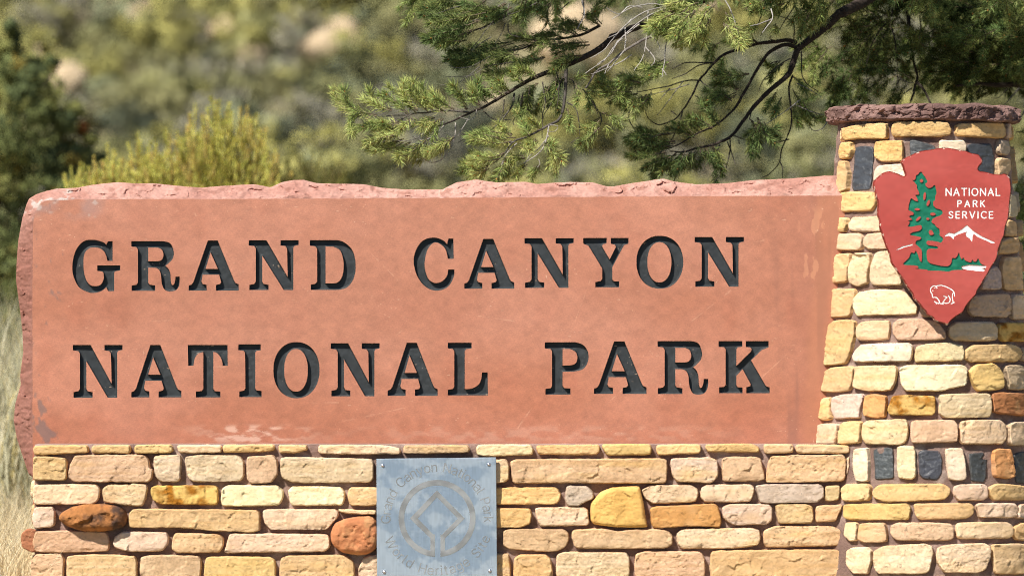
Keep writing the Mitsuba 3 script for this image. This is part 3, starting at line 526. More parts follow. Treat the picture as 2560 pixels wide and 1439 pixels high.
def cap_mesh():
    nt, nz = 420, 22
    z0, z1 = CAP_BOT, float(W(0, 258, -0.2)[2])
    th = np.linspace(0, 2 * math.pi, nt)
    s, c = np.sin(th), np.cos(th)
    r0 = 0.341 + 0.014 * fb(np.stack([c, s, 0 * s], -1), 5, 51, 4) * 2
    tt, bb = np.meshgrid(th * 240, np.linspace(0, 1, nz) * 42)
    capf = 1.0 * facets(np.stack([tt.ravel(), bb.ravel() * 1.4], 1), 24, 0.22, 1.6).reshape(nz, nt)
    rows = [(0.0, z0)] + [(None, t) for t in np.linspace(0, 1, nz)] + [(0.0, z1)]
    v = []
    for a, b in rows:
        if a == 0.0: v.append(np.stack([PC_X + 0 * s, PC_Y + 0 * s, b + 0 * s], -1)); continue
        z = z0 + (z1 - z0) * b + 0.008 * fb(np.stack([c, s, 0 * s], -1), 4, 52) * (1 if b > 0.5 else 0.5) * 2
        q = np.stack([c * 5, s * 5, 0 * s + b * 1.2], -1)
        fl = np.abs(fb(q, 2.0, 53, 4))
        rr = r0 - 0.016 * np.clip((b - 0.75) / 0.25, 0, 1) ** 2 - 0.02 * np.clip((0.15 - b) / 0.15, 0, 1) ** 2 + 0.022 * fb(q, 1.6, 54, 4) - 0.03 * np.clip(0.05 - fl, 0, 1) * 4 * (b < 0.8)
        rr = rr + capf[int(round(b * (nz - 1)))] / S
        v.append(np.stack([PC_X + rr * s, PC_Y - rr * c, z], -1))
    v = np.array(v); n = len(rows)
    i, j = np.meshgrid(np.arange(n - 1), np.arange(nt - 1), indexing='ij')
    return v.reshape(-1, 3), np.stack([i * nt + j, i * nt + j + 1, (i + 1) * nt + j + 1, (i + 1) * nt + j], -1).reshape(-1, 4)
put('stone_pillar__cap_slab', cap_mesh(), 'm_cap', smooth=25)
tag('stone_pillar__cap_slab', 'maroon sandstone cap slab with a chipped edge')

# ------------------------------------------------------------------ the carved slab
GL = {
 'G': [[(1030,632),(988,632),(970,665),(940,640,1),(850,618,1),(760,635,1),(690,720,1),(660,850,1),(670,950,1),(720,1050,1),(800,1095,1),(850,1105,1),(920,1090,1),(972,1052),(987,1088),(1043,1088),(1043,925),(1050,910,1),(1072,902),(1098,898),(1098,853),(888,853),(888,903),(930,908),(945,920,1),(948,950),(948,975,1),(920,1028,1),(860,1042,1),(810,1020,1),(775,950,1),(762,850,1),(770,750,1),(810,700,1),(860,688,1),(920,700,1),(960,740,1),(982,812),(1030,812)]],
 'R': [[(1200,632),(1490,632),(1560,655,1),(1590,730,1),(1580,790,1),(1545,830,1),(1512,856),(1545,890,1),(1560,940,1),(1563,1000,1),(1573,1030,1),(1588,1028,1),(1600,1000,1),(1605,955),(1643,955),(1640,1030,1),(1612,1076,1),(1560,1090,1),(1510,1078,1),(1480,1020,1),(1470,930,1),(1445,885,1),(1400,873),(1355,873),(1355,1010),(1368,1028),(1418,1035),(1418,1085),(1203,1085),(1203,1035),(1245,1030),(1262,1010),(1262,710),(1250,687),(1200,680)], [(1355,690),(1440,690),(1480,710,1),(1495,755,1),(1480,800,1),(1435,815),(1355,815)]],
 'A': [[(1900,625),(1990,625),(2140,990),(2152,1012),(2183,1025),(2183,1082),(1975,1082),(1975,1030),(2012,1022),(2022,1005),(2003,937),(1853,937),(1842,1000),(1853,1022),(1890,1030),(1890,1082),(1725,1082),(1725,1035),(1750,1028),(1768,1005)], [(1925,735),(1992,884),(1880,884)]],
 'N': [[(80,625),(242,625),(436,958),(430,700),(415,678),(370,672),(370,625),(537,625),(537,668),(500,675),(487,692),(487,1078),(400,1078),(203,765),(203,1000),(217,1023),(262,1030),(262,1078),(85,1078),(85,1030),(130,1022),(145,1000),(145,700),(130,678),(80,672)]],
 'D': [[(640,622),(860,622),(950,640,1),(1030,720,1),(1058,850,1),(1040,970,1),(975,1055,1),(870,1077),(648,1077),(648,1028),(690,1020),(705,1000),(705,700),(690,680),(640,672)], [(783,680),(850,682),(920,725,1),(948,840,1),(935,950,1),(895,1005,1),(840,1017),(783,1017)]],
 'C': [[(1908,607),(1952,607),(1957,793),(1902,793),(1870,690,1),(1785,643,1),(1715,710,1),(1688,850,1),(1715,960,1),(1755,1003,1),(1805,1013,1),(1860,990,1),(1895,945,1),(1905,890),(1960,890),(1955,960,1),(1900,1050,1),(1800,1083,1),(1700,1050,1),(1620,950,1),(1588,820,1),(1610,710,1),(1675,625,1),(1770,598,1),(1850,620,1),(1895,660)]],
 'Y': [[(945,602),(1160,602),(1158,650),(1125,660),(1116,678),(1186,798),(1243,685),(1235,665),(1198,655),(1198,602),(1358,602),(1358,655),(1318,668),(1210,870),(1210,980),(1225,998),(1272,1000),(1272,1053),(1055,1053),(1055,1005),(1105,995),(1118,975),(1118,880),(992,672),(945,655)]],
 'T': [[(1718,298),(2080,298),(2083,488),(2035,488),(2025,430,1),(1990,378,1),(1950,362),(1950,700),(1965,720),(2015,725),(2015,778),(1792,778),(1792,725),(1845,718),(1858,700),(1858,365),(1810,380,1),(1780,425,1),(1770,488),(1720,488)]],
 'I': [[(2178,293),(2384,293),(2384,348),(2345,352),(2333,370),(2333,695),(2345,715),(2392,718),(2392,775),(2187,775),(2187,722),(2230,715),(2243,695),(2240,370),(2228,350),(2178,347)]],
 'L': [[(1900,278),(2118,278),(2118,330),(2070,335),(2055,355),(2055,700),(2120,695,1),(2180,662,1),(2205,610,1),(2212,550),(2265,550),(2267,760),(1900,760),(1900,708),(1945,700),(1958,680),(1958,355),(1945,335),(1900,330)]],
 'P': [[(227,275),(500,273),(580,300,1),(625,370,1),(622,450,1),(580,515,1),(500,540),(390,542),(390,670),(405,690),(462,695),(462,750),(232,750),(232,698),(280,692),(293,670),(293,355),(280,335),(227,330)], [(390,335),(455,335),(508,362,1),(525,412,1),(508,465,1),(450,485),(390,487)]],
 'K': [[(1815,263),(2030,263),(2033,315),(1990,320),(1978,340),(1978,490),(2112,358),(2118,335),(2105,322),(2065,318),(2065,263),(2273,263),(2273,320),(2210,345),(2112,440),(2240,660),(2252,677),(2283,685),(2283,740),(2068,740),(2068,685),(2106,675),(2108,655),(2035,520),(1978,580),(1978,665),(1990,685),(2035,688),(2035,740),(1820,740),(1820,685),(1868,680),(1880,660),(1880,340),(1868,320),(1815,316)]]}
def sup(cx, cy, a, b, e=2.15, n=72):
    t = np.arange(n) / n * 2 * math.pi
    return np.stack([cx + a * np.sign(np.cos(t)) * np.abs(np.cos(t)) ** (2 / e), cy + b * np.sign(np.sin(t)) * np.abs(np.sin(t)) ** (2 / e)], 1)
glyph = {k: Polygon(catmull(v[0]), [catmull(h) for h in v[1:]]).buffer(0) for k, v in GL.items()}
glyph['O'] = Polygon(sup(1644, 823, 214, 242), [sup(1640, 824, 110, 184)])
LET = [('G',180.5,300.2,599,732.2),('R',328.1,449.3,602.8,728),('A',471.7,596.9,600.9,725.9),('N',621.9,746.8,600.4,724.8),('D',775,889.3,600.1,724.5),('C',1034.2,1136,593.5,726.1),('A',1160.6,1285.5,596.8,721.2),
       ('N',1311.3,1434.3,595.4,719.3),('Y',1457.9,1571.3,594.6,717.9),('O',1591,1708,589.1,721.2),('N',1736.8,1859.8,592.2,716.3),('N',182.4,306.3,861.5,993.3),('A',328.1,453.4,861.5,992.7),('T',469.8,569.6,861.5,992.7),
       ('I',595.6,654.1,860.1,991.9),('O',683.4,798.8,854.4,994.7),('N',827,949.2,857.4,990),('A',969.2,1094.4,856,988.6),('L',1119.6,1219.9,856,987.8),('P',1362.1,1471.7,854.7,985.6),('A',1485.1,1616.4,853,983.7),
       ('R',1644,1770.3,851.9,985.6),('K',1796.3,1924.3,851.9,982.3)]
carved = []
for ch, x0, x1, y0, y1 in LET:
    g = glyph[ch]; a0, b0, a1, b1 = g.bounds
    g = affinity.affine_transform(g, [(x1 - x0) / (a1 - a0), 0, 0, (y1 - y0) / (b1 - b0), x0 - a0 * (x1 - x0) / (a1 - a0), y0 - b0 * (y1 - y0) / (b1 - b0)])
    carved.append((ch, g))
    p, f, d = relief(g, 2.6, (0.5, 1.6, 3.4), 0.2)
    q = np.concatenate([p, 0 * p[:, :1]], 1)
    t = np.clip(d / 4.0, 0, 1)
    dep = 11.0 * (1 - (1 - t) ** 3.0) ** (1 / 2.6) + (1.6 * fb(q, 1 / 12, 61, 2) - 5 * np.clip(fb(q, 1 / 6, 62, 1) - 0.30, 0, 1)) * t
    dep[d < 0.02] = 0
    key = put('carved_sign_slab__letter', (W(p[:, 0], p[:, 1], dep / S), f), 'm_black_paint', True)
    tag(key, f'carved black-painted letter {ch}')
TOPL = np.vstack([pts('265,245 330,205 420,175 520,152 700,145 860,115 1080,93 1230,105 1400,103 1560,120 1720,135 1850,143 2000,130 2130,122', 0, 430, 3.657), pts('0,118 130,112 280,140 380,95 480,75 580,72 700,102 900,108 1130,112 1300,145 1500,160 1680,158 1850,160 1980,95 2150,70 2190,72', 600, 430, 3.657),
                  pts('30,80 150,95 420,90 520,110 700,97 830,92 1030,95 1150,130 1220,132 1400,100 1550,80 1600,70', 1200, 430, 3.657), pts('385,66 500,95 700,120 1000,110 1250,80 1600,65 1965,35', 1560, 430, 3.889)])
RIGHT = np.array([[2068, 440], [2068, 486], [2087, 489], [2082, 540], [2072, 600], [2064, 700], [2054, 850], [2045, 1000], [2036, 1110]])
LEFT = pts('82,1192 72,1185 60,1150 42,1095 34,1050 38,1010 52,960 50,940 58,880 56,830 52,790 48,760 40,700 42,650 46,600 56,545 66,512')
sil = Polygon(np.vstack([TOPL, RIGHT + [60, 0], [[2096, 1300], [84, 1300]], LEFT]))
face = Polygon([(82.5, 1300), (81.5, 1000), (81, 800), (82, 600), (84, 548), (90, 525), (102, 508), (122, 500), (220, 498), (600, 497), (1000, 495.5), (1400, 492.5), (1800, 490), (2068, 489), (2150, 489), (2110, 1300)])
fe = resample(face.exterior, 5.0)
face = Polygon(fe + np.stack([fb(np.concatenate([fe, 0 * fe[:, :1] + k], 1), 1 / 13, 70, 3) for k in (0, 50)], 1) * 3.0).buffer(0)
flat = face.difference(shapely.union_all([g for _, g in carved]))
ft = [trimesh.creation.triangulate_polygon(g, engine='earcut') for g in getattr(flat, 'geoms', [flat])]
fp = Pile()
for v, f in ft:
    fp.add(W(v[:, 0], v[:, 1], 0.0), f[:, ::-1])
put('carved_sign_slab__face', (np.vstack(fp.v), np.vstack(fp.f)), 'm_slab')
band = sil.buffer(0).difference(face)
band = max(getattr(band, 'geoms', [band]), key=lambda g: g.area)
p, f, d = relief(band, 3.0, (1.2,), 0.3)
di = shapely.distance(shapely.points(p), face)
do = shapely.distance(shapely.points(p), sil.exterior)
t = di / np.maximum(di + do, 1e-6)
q = np.concatenate([p, 0 * p[:, :1]], 1)
dep = 44 * t ** 1.15 + np.clip(di / 4, 0, 1) * (13 * fb(q, 1 / 34, 71, 3) + 5 * (np.abs(fb(q, 1 / 22, 72, 3)) - 0.08) + 3.0 * fb(q, 1 / 6, 73, 2) + facets(p * [0.7, 1.3], 17, 0.20, 0.5))
dep = np.where(di < 0.3, 0.0, np.maximum(dep, 1.2))
dep = np.where(do < 0.05, np.maximum(dep, 52), dep)
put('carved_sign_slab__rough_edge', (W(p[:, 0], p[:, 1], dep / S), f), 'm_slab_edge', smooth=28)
back = sil.buffer(-1.5)
bv, bf = trimesh.creation.triangulate_polygon(max(getattr(back, 'geoms', [back]), key=lambda g: g.area), engine='earcut')
ring = resample(back.exterior, 5.0); nr = len(ring)
bp = Pile(); bp.add(W(bv[:, 0], bv[:, 1], 0.0) + [0, 0.20, 0], bf)
rv = np.vstack([W(ring[:, 0], ring[:, 1], 0.0) + [0, 0.07, 0], W(ring[:, 0], ring[:, 1], 0.0) + [0, 0.20, 0]]); i = np.arange(nr); j = (i + 1) % nr
bp.add(rv, np.vstack([np.stack([i, j, nr + j], -1), np.stack([i, nr + j, nr + i], -1)]))
put('carved_sign_slab__back', (np.vstack(bp.v), np.vstack(bp.f)), 'm_slab_edge')
tag('carved_sign_slab', 'long red sandstone slab with deeply carved black letters reading GRAND CANYON NATIONAL PARK', 'sign')
tag('carved_sign_slab__rough_edge', 'rough chiselled pink edge of the slab')

# ------------------------------------------------------------------ strokes for the small lettering
STROKES = {'N': [[(0,0),(0,1)],[(0,1),(.72,0)],[(.72,0),(.72,1)]], 'A': [[(0,0),(.38,1),(.76,0)],[(.14,.34),(.62,.34)]], 'T': [[(0,1),(.7,1)],[(.35,1),(.35,0)]], 'I': [[(0,0),(0,1)]],
           'O': [[(.42+.42*math.cos(a),.5+.5*math.sin(a)) for a in np.linspace(0,2*math.pi,25)]], 'L': [[(0,1),(0,0),(.52,0)]], 'P': [[(0,0),(0,1),(.35,1),(.52,.93),(.58,.77),(.52,.6),(.35,.52),(0,.5)]],
           'R': [[(0,0),(0,1),(.36,1),(.54,.93),(.6,.77),(.54,.6),(.36,.52),(0,.5)],[(.3,.5),(.62,0)]], 'K': [[(0,0),(0,1)],[(.58,1),(0,.42)],[(.2,.6),(.62,0)]],
           'S': [[(.58,.84),(.48,.96),(.3,1),(.12,.95),(.04,.8),(.1,.62),(.3,.52),(.5,.43),(.58,.25),(.5,.07),(.3,0),(.1,.04),(0,.18)]], 'E': [[(.52,1),(0,1),(0,0),(.52,0)],[(0,.52),(.45,.52)]],
           'V': [[(0,1),(.37,0),(.74,1)]], 'C': [[(.46+.44*math.cos(a),.5+.5*math.sin(a)) for a in np.linspace(math.radians(48),math.radians(312),20)]]}
def line_text(text, x0, x1, base, top, width):
    h = base - top
    ws = [max(q[0] for s in STROKES[c] for q in s) for c in text]
    gap = ((x1 - x0 - width) / h - sum(ws)) / (len(text) - 1)
    x = 0; out = []
    for c, w in zip(text, ws):
        g = shapely.union_all([LineString(s).buffer(1e-9) if len(s) < 2 else LineString([(x0 + width / 2 + (x + a) * h, base - b * h) for a, b in s]).buffer(width / 2) for s in STROKES[c]])
        out.append((c, g)); x += w + gap
    return out

# ------------------------------------------------------------------ the arrowhead
AR_Y = float(on_pillar(np.array([[2330., 560.]]), np.array([20.]))[0, 1]) - 0.050      # back of the board
AR_T = 0.030
def zf(s): return pts(s, *ZF)
def zg(s): return pts(s, *ZG)
ARROW = np.vstack([zg('975,740 955,700 985,665 1060,635 1110,605 1150,595 1200,588 1250,582 1300,570 1380,565 1440,572 1500,585 1560,590 1600,607 1640,620 1690,625 1715,655 1735,690 1725,715 1700,740 1688,770 1710,790 1770,795 1830,815 1900,820 1940,805 1975,830 1992,850'),
                   zf('2000,60 2005,130 1998,190 1990,250 1985,330 1978,400 1955,460 1945,500 1940,560 1915,605 1900,650 1880,700 1878,745 1860,800 1815,860 1780,930 1745,980 1720,1030 1680,1085 1675,1120 1630,1165 1575,1230 1550,1290 1480,1330 1430,1370 1395,1420 1375,1398 1320,1385 1270,1370 1262,1340 1210,1320 1195,1285 1165,1255 1115,1190 1080,1170 1070,1120 1035,1075 1010,1040 985,990 960,960 925,910 905,880 862,820 850,740 820,680 800,620 782,570 775,535 752,490 758,430 735,380 735,330 742,250 722,200 712,150 698,110 693,70'),
                   zg('700,880 740,840 790,800 850,785 900,800 940,815 975,832 998,835 1000,818 985,780')])
arrow = Polygon(chaikin(ARROW, 0.22, 2)).buffer(0)
TREE = zf('1150,-43 1168,-10 1185,10 1205,45 1205,60 1185,70 1190,95 1215,115 1245,110 1275,80 1285,110 1290,140 1295,160 1280,190 1280,230 1258,240 1262,280 1285,305 1340,320 1355,350 1330,375 1290,385 1250,410 1245,440 1275,455 1290,480 1320,500 1325,530 1320,560 1355,585 1352,610 1335,632 1300,620 1240,612 1205,610 1195,635 1215,655 1260,658 1300,665 1310,680 1290,690 1240,685 1215,690 1200,705 1200,760 1205,800 1230,825 1310,845 1380,855 1410,850 1435,820 1440,770 1470,780 1490,755 1505,715 1515,760 1530,790 1545,765 1560,795 1600,815 1620,815 1630,785 1645,810 1670,810 1685,770 1710,830 1765,850 1755,870 1750,900 1600,885 1440,890 1410,905 1320,895 1215,895 1200,885 1130,880 1080,875 1120,870 1120,855 1100,845 980,842 975,825 1005,800 1035,770 1050,720 1085,730 1095,700 1115,740 1135,800 1150,815 1155,780 1155,700 1110,655 1090,640 1100,610 1140,600 1150,580 1110,570 1045,560 1040,545 1070,530 1130,520 1155,495 1150,465 1120,465 1060,480 1018,480 1030,460 1040,430 1016,425 1040,418 1062,415 1055,400 1030,385 1045,370 1070,370 1080,350 1050,330 1025,325 1030,270 1050,205 1090,235 1120,240 1105,200 1088,178 1130,175 1125,150 1105,110 1110,90 1085,60 1060,35 1085,40 1095,20 1100,-10 1120,-15 1130,-35')
def ell(x, y, a, b, rot=0): return affinity.rotate(Polygon(sup(2000 + x / ZF[2], 440 + y / ZF[2], a / ZF[2], b / ZF[2], 2, 20)), rot)
holes = shapely.union_all([ell(1150, 45, 15, 17), ell(1180, 190, 12, 38, 6), ell(1215, 255, 13, 30, 20), ell(1110, 315, 25, 11), ell(1258, 360, 26, 14), ell(1120, 405, 29, 12, -40), ell(1210, 405, 16, 11), ell(1240, 535, 20, 26, -20), ell(1245, 545, 22, 12)])
lake = Polygon(zf('1535,860 1600,845 1690,850 1760,853 1760,864 1710,868 1745,885 1740,900 1690,897 1580,885 1540,872')).buffer(0.6)
tree_e = Polygon(chaikin(TREE, 0.2, 1)).buffer(0).difference(holes).difference(lake.buffer(0.9))
mount = Polygon(zf('1368,562 1410,535 1460,545 1530,505 1580,465 1640,520 1720,570 1840,625 1842,635 1820,637 1750,605 1680,575 1645,545 1634,570 1628,620 1605,590 1575,570 1568,545 1578,525 1500,550 1460,572 1453,597 1430,575 1405,565 1378,572')).buffer(0)
sliver = Polygon(zf('908,700 970,665 1065,643 1066,655 1000,670 930,697')).buffer(0)
bison = shapely.union_all([LineString(spline(zf(s), 1.0)).buffer(1.25) for s in ('1297,1060 1282,1040 1258,1040 1238,1060 1236,1090 1250,1115 1257,1145 1290,1147 1310,1170 1320,1190 1305,1202 1272,1186', '1285,1203 1325,1203 1358,1212', '1290,1040 1330,1032 1380,1045 1430,1070 1455,1095 1464,1135', '1455,1103 1446,1110 1442,1150 1450,1195', '1462,1193 1432,1207', '1362,1136 1390,1146 1372,1165 1345,1207', '1405,1130 1420,1160 1415,1190 1390,1202 1352,1195')] + [ell(1275, 1058, 7, 5), ell(1257, 1083, 6, 5)])
texts = [('NATIONAL', line_text('NATIONAL', *[2000 + v / ZF[2] for v in (1376, 1897)], 440 + 183 / ZF[2], 440 + 116 / ZF[2], 3.0)), ('PARK', line_text('PARK', *[2000 + v / ZF[2] for v in (1487, 1752)], 440 + 289 / ZF[2], 440 + 231 / ZF[2], 3.0)),
         ('SERVICE', line_text('SERVICE', *[2000 + v / ZF[2] for v in (1404, 1830)], 440 + 397 / ZF[2], 440 + 335 / ZF[2], 3.0))]
AF = AR_Y - AR_T
def arrow_at(px, py, dy): return W(px, py, AF) + np.stack([0 * np.asarray(px, float), np.broadcast_to(dy, np.shape(px)), 0 * np.asarray(px, float)], -1)
cuts = [tree_e, lake, mount, sliver, bison] + [g for _, l in texts for _, g in l]
inner = arrow.buffer(-3.2)
ff = inner.difference(shapely.union_all(cuts))
fp = Pile()
for g in getattr(ff, 'geoms', [ff]):
    v, f = trimesh.creation.triangulate_polygon(g, engine='earcut'); fp.add(arrow_at(v[:, 0], v[:, 1], 0.0), f[:, ::-1])
put('arrowhead_sign__face', (np.vstack(fp.v), np.vstack(fp.f)), 'm_red_paint')
rim = arrow.difference(inner)
p, f, d = relief(rim, 2.0, (1.5,), 0.2)
dI = shapely.distance(shapely.points(p), inner); q = np.concatenate([p, 0 * p[:, :1]], 1)
dy = (dI / 3.2) ** 1.6 * (7 + 8 * fb(q, 1 / 10, 81, 2)) / S
fp = Pile(); fp.add(arrow_at(p[:, 0], p[:, 1], np.maximum(dy, 0)), f)
ring = resample(arrow.exterior, 2.0); nr = len(ring); i = np.arange(nr); j = (i + 1) % nr
fp.add(np.vstack([arrow_at(ring[:, 0], ring[:, 1], 0.006), arrow_at(ring[:, 0], ring[:, 1], AR_T)]), np.vstack([np.stack([i, j, nr + j], -1), np.stack([i, nr + j, nr + i], -1)]))
v, f = trimesh.creation.triangulate_polygon(arrow, engine='earcut'); fp.add(arrow_at(v[:, 0], v[:, 1], AR_T), f)
put('arrowhead_sign__rim', (np.vstack(fp.v), np.vstack(fp.f)), 'm_red_rim', smooth=40)
def sunk(key, poly, m, depth, label=None):
    pile = Pile()
    for g in getattr(poly, 'geoms', [poly]):
        if g.area < 0.5: continue
        v, f = trimesh.creation.triangulate_polygon(g, engine='earcut'); pile.add(arrow_at(v[:, 0], v[:, 1], depth), f[:, ::-1])
        for r in [g.exterior, *g.interiors]:
            c = np.array(r.coords)[:-1]; n = len(c); i = np.arange(n); j = (i + 1) % n
            pile.add(np.vstack([arrow_at(c[:, 0], c[:, 1], 0.0), arrow_at(c[:, 0], c[:, 1], depth)]), np.vstack([np.stack([i, j, n + j], -1), np.stack([i, n + j, n + i], -1)]))
    k = put(key, (np.vstack(pile.v), np.vstack(pile.f)), m)
    if label: tag(k, label)
sunk('arrowhead_sign__conifer', tree_e, 'm_green_paint', 0.0042, 'green sunken conifer and meadow silhouette')
sunk('arrowhead_sign__lake', lake, 'm_white_paint', 0.002, 'white lake shape below the trees')
sunk('arrowhead_sign__mountain', mount, 'm_white_paint', 0.002, 'white snowy mountain ridge')
sunk('arrowhead_sign__mountain', sliver, 'm_white_paint', 0.002, 'small white slope left of the conifer')
sunk('arrowhead_sign__bison', bison, 'm_white_paint', 0.0012, 'white outline of a bison')
for word, l in texts:
    for c, g in l: sunk('arrowhead_sign__letter', g, 'm_white_paint', 0.0015, f'white letter {c} of {word}')
for sx, sy in ((2250, 560), (2440, 560), (2350, 700)):      # posts that hold the board off the pillar
    b = W(sx, sy, AR_Y); e = on_pillar(np.array([[float(sx), float(sy)]]), np.array([-10.]))[0]
    v, f = tube(np.array([[b[0], AR_Y, b[2]], [b[0], e[1] + 0.03, b[2]]]), 0.012, 10); put('arrowhead_sign__bracket', (v, f), 'm_steel')
tag('arrowhead_sign', 'red arrowhead-shaped board with green conifer, white bison and lettering NATIONAL PARK SERVICE', 'sign')

# ------------------------------------------------------------------ the metal plaque
PL_Y = WALL_Y - 0.042
def pl_at(px, py, dy): return W(px, py, PL_Y - 0.006) + np.stack([0 * np.asarray(px, float), np.broadcast_to(dy, np.shape(px)), 0 * np.asarray(px, float)], -1)
PQ = np.array([[941, 1146], [1240, 1142.5], [1243, 1446], [942.5, 1446]], float)
fv = pl_at(PQ[:, 0], PQ[:, 1], 0.0); bv = fv + [0, 0.006, 0]
cen = fv.mean(0); inn = fv + (cen - fv) * np.array([0.006, 0, 0.006])
pv = np.vstack([inn, fv + [0, 0.0012, 0], bv])
pf = [[0, 1, 2], [0, 2, 3]] + [t for a in range(4) for b in [(a + 1) % 4] for t in ([a, 4 + a, 4 + b], [a, 4 + b, b], [4 + a, 8 + a, 8 + b], [4 + a, 8 + b, 4 + b])] + [[8, 10, 9], [8, 11, 10]]
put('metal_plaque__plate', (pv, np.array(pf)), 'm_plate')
def raised(key, poly, label=None, m='m_etch', t=0.0006):
    pile = Pile()
    for g in getattr(poly, 'geoms', [poly]):
        v, f = trimesh.creation.triangulate_polygon(g, engine='earcut'); pile.add(pl_at(v[:, 0], v[:, 1], -t), f[:, ::-1])
        for r in [g.exterior, *g.interiors]:
            c = np.array(r.coords)[:-1]; n = len(c); i = np.arange(n); j = (i + 1) % n
            pile.add(np.vstack([pl_at(c[:, 0], c[:, 1], -t), pl_at(c[:, 0], c[:, 1], 0.0)]), np.vstack([np.stack([i, j, n + j], -1), np.stack([i, n + j, n + i], -1)]))
    k = put(key, (np.vstack(pile.v), np.vstack(pile.f)), m)
    if label: tag(k, label)
CX, CY = 600 + 1802 / 3.657, 1080 + 785 / 3.657
zb = lambda s: pts(s, 600, 1080, 3.657)
ringp = Point(CX, CY).buffer(352 / 3.657, 48).difference(Point(CX, CY).buffer(300 / 3.657, 48))
slot = Polygon(zb('1762,980 1852,980 1852,1200 1762,1200'))
bar = Polygon(zb('1740,940 1782,930 1782,1132 1740,1132')).union(Polygon(zb('1832,930 1874,940 1874,1132 1832,1132')))
dia = Polygon(zb('1800,528 2055,785 1872,968 1872,1090 1832,1130 1832,948 1990,785 1800,592 1625,785 1782,945 1782,1130 1742,1090 1742,968 1553,785')).buffer(0)
emblem = ringp.difference(Polygon(zb('1782,1000 1832,1000 1832,1200 1782,1200'))).union(dia).union(bar.intersection(Point(CX, CY).buffer(352 / 3.657, 48)))
raised('metal_plaque__emblem', emblem, 'grey emblem of a ring joined to a diamond')
def char_poly(c):
    m = meshkit.text_mesh(c, 1.0, 0.1)
    top = m.triangles[(m.face_normals[:, 2] > 0.9)]
    return shapely.union_all([Polygon(t[:, :2]) for t in top]).buffer(0.002).buffer(-0.012)
chars = {}
def arc_text(text, rad, size, a0, a1, inside):
    """Letters along a circle from compass angle a0 to a1 in degrees (0 is up, clockwise)."""
    gs = []
    for c in text:
        if c == ' ': gs.append(None); continue
        if c not in chars: chars[c] = char_poly(c)
        gs.append(chars[c])
    ws = [0.42 if g is None else g.bounds[2] - g.bounds[0] for g in gs]
    arc = abs(math.radians(a1 - a0)) * (rad if not inside else rad) / size
    gap = (arc - sum(ws)) / (len(text) - 1); x = 0
    for c, g, w in zip(text, gs, ws):
        if g is not None:
            a = a0 + (a1 - a0) * (x + w / 2) / arc
            e = affinity.translate(g, -(g.bounds[0] + w / 2), 0)
            e = affinity.scale(e, size, -size, origin=(0, 0))
            if inside: e = affinity.rotate(affinity.translate(e, 0, rad), a - 180, origin=(0, 0))
            else: e = affinity.rotate(affinity.translate(e, 0, -rad), a, origin=(0, 0))
            raised('metal_plaque__letter', affinity.translate(e, CX, CY), f'etched letter {c}')
        x += w + gap
arc_text('Grand Canyon National Park', 426 / 3.657, 88 / 3.657, -96, 95, False)
arc_text('World Heritage Site', 519 / 3.657, 88 / 3.657, 248, 110, True)
for sx, sy in ((957, 1163), (1222, 1160), (960.5, 1428.5), (1224.5, 1426)):
    prof = np.array([[0, -0.0052], [0.0022, -0.0050], [0.0046, -0.0038], [0.0064, -0.0016], [0.0068, 0.0005]])
    a = np.arange(20) / 20 * 2 * math.pi; o = pl_at(sx, sy, 0.0)
    v = np.stack([o[0] + prof[:, 0][:, None] * np.cos(a), o[1] + np.repeat(prof[:, 1][:, None], 20, 1), o[2] + prof[:, 0][:, None] * np.sin(a)], -1).reshape(-1, 3)
    i, j = np.meshgrid(np.arange(4), np.arange(20), indexing='ij')
    put('metal_plaque__bolt', (v, np.stack([i * 20 + j, i * 20 + (j + 1) % 20, (i + 1) * 20 + (j + 1) % 20, (i + 1) * 20 + j], -1).reshape(-1, 4)), 'm_steel', smooth=True)
tag('metal_plaque', 'square grey metal plaque, coloured with the blue of reflected sky, with a ring and diamond emblem bolted to the wall', 'plaque')

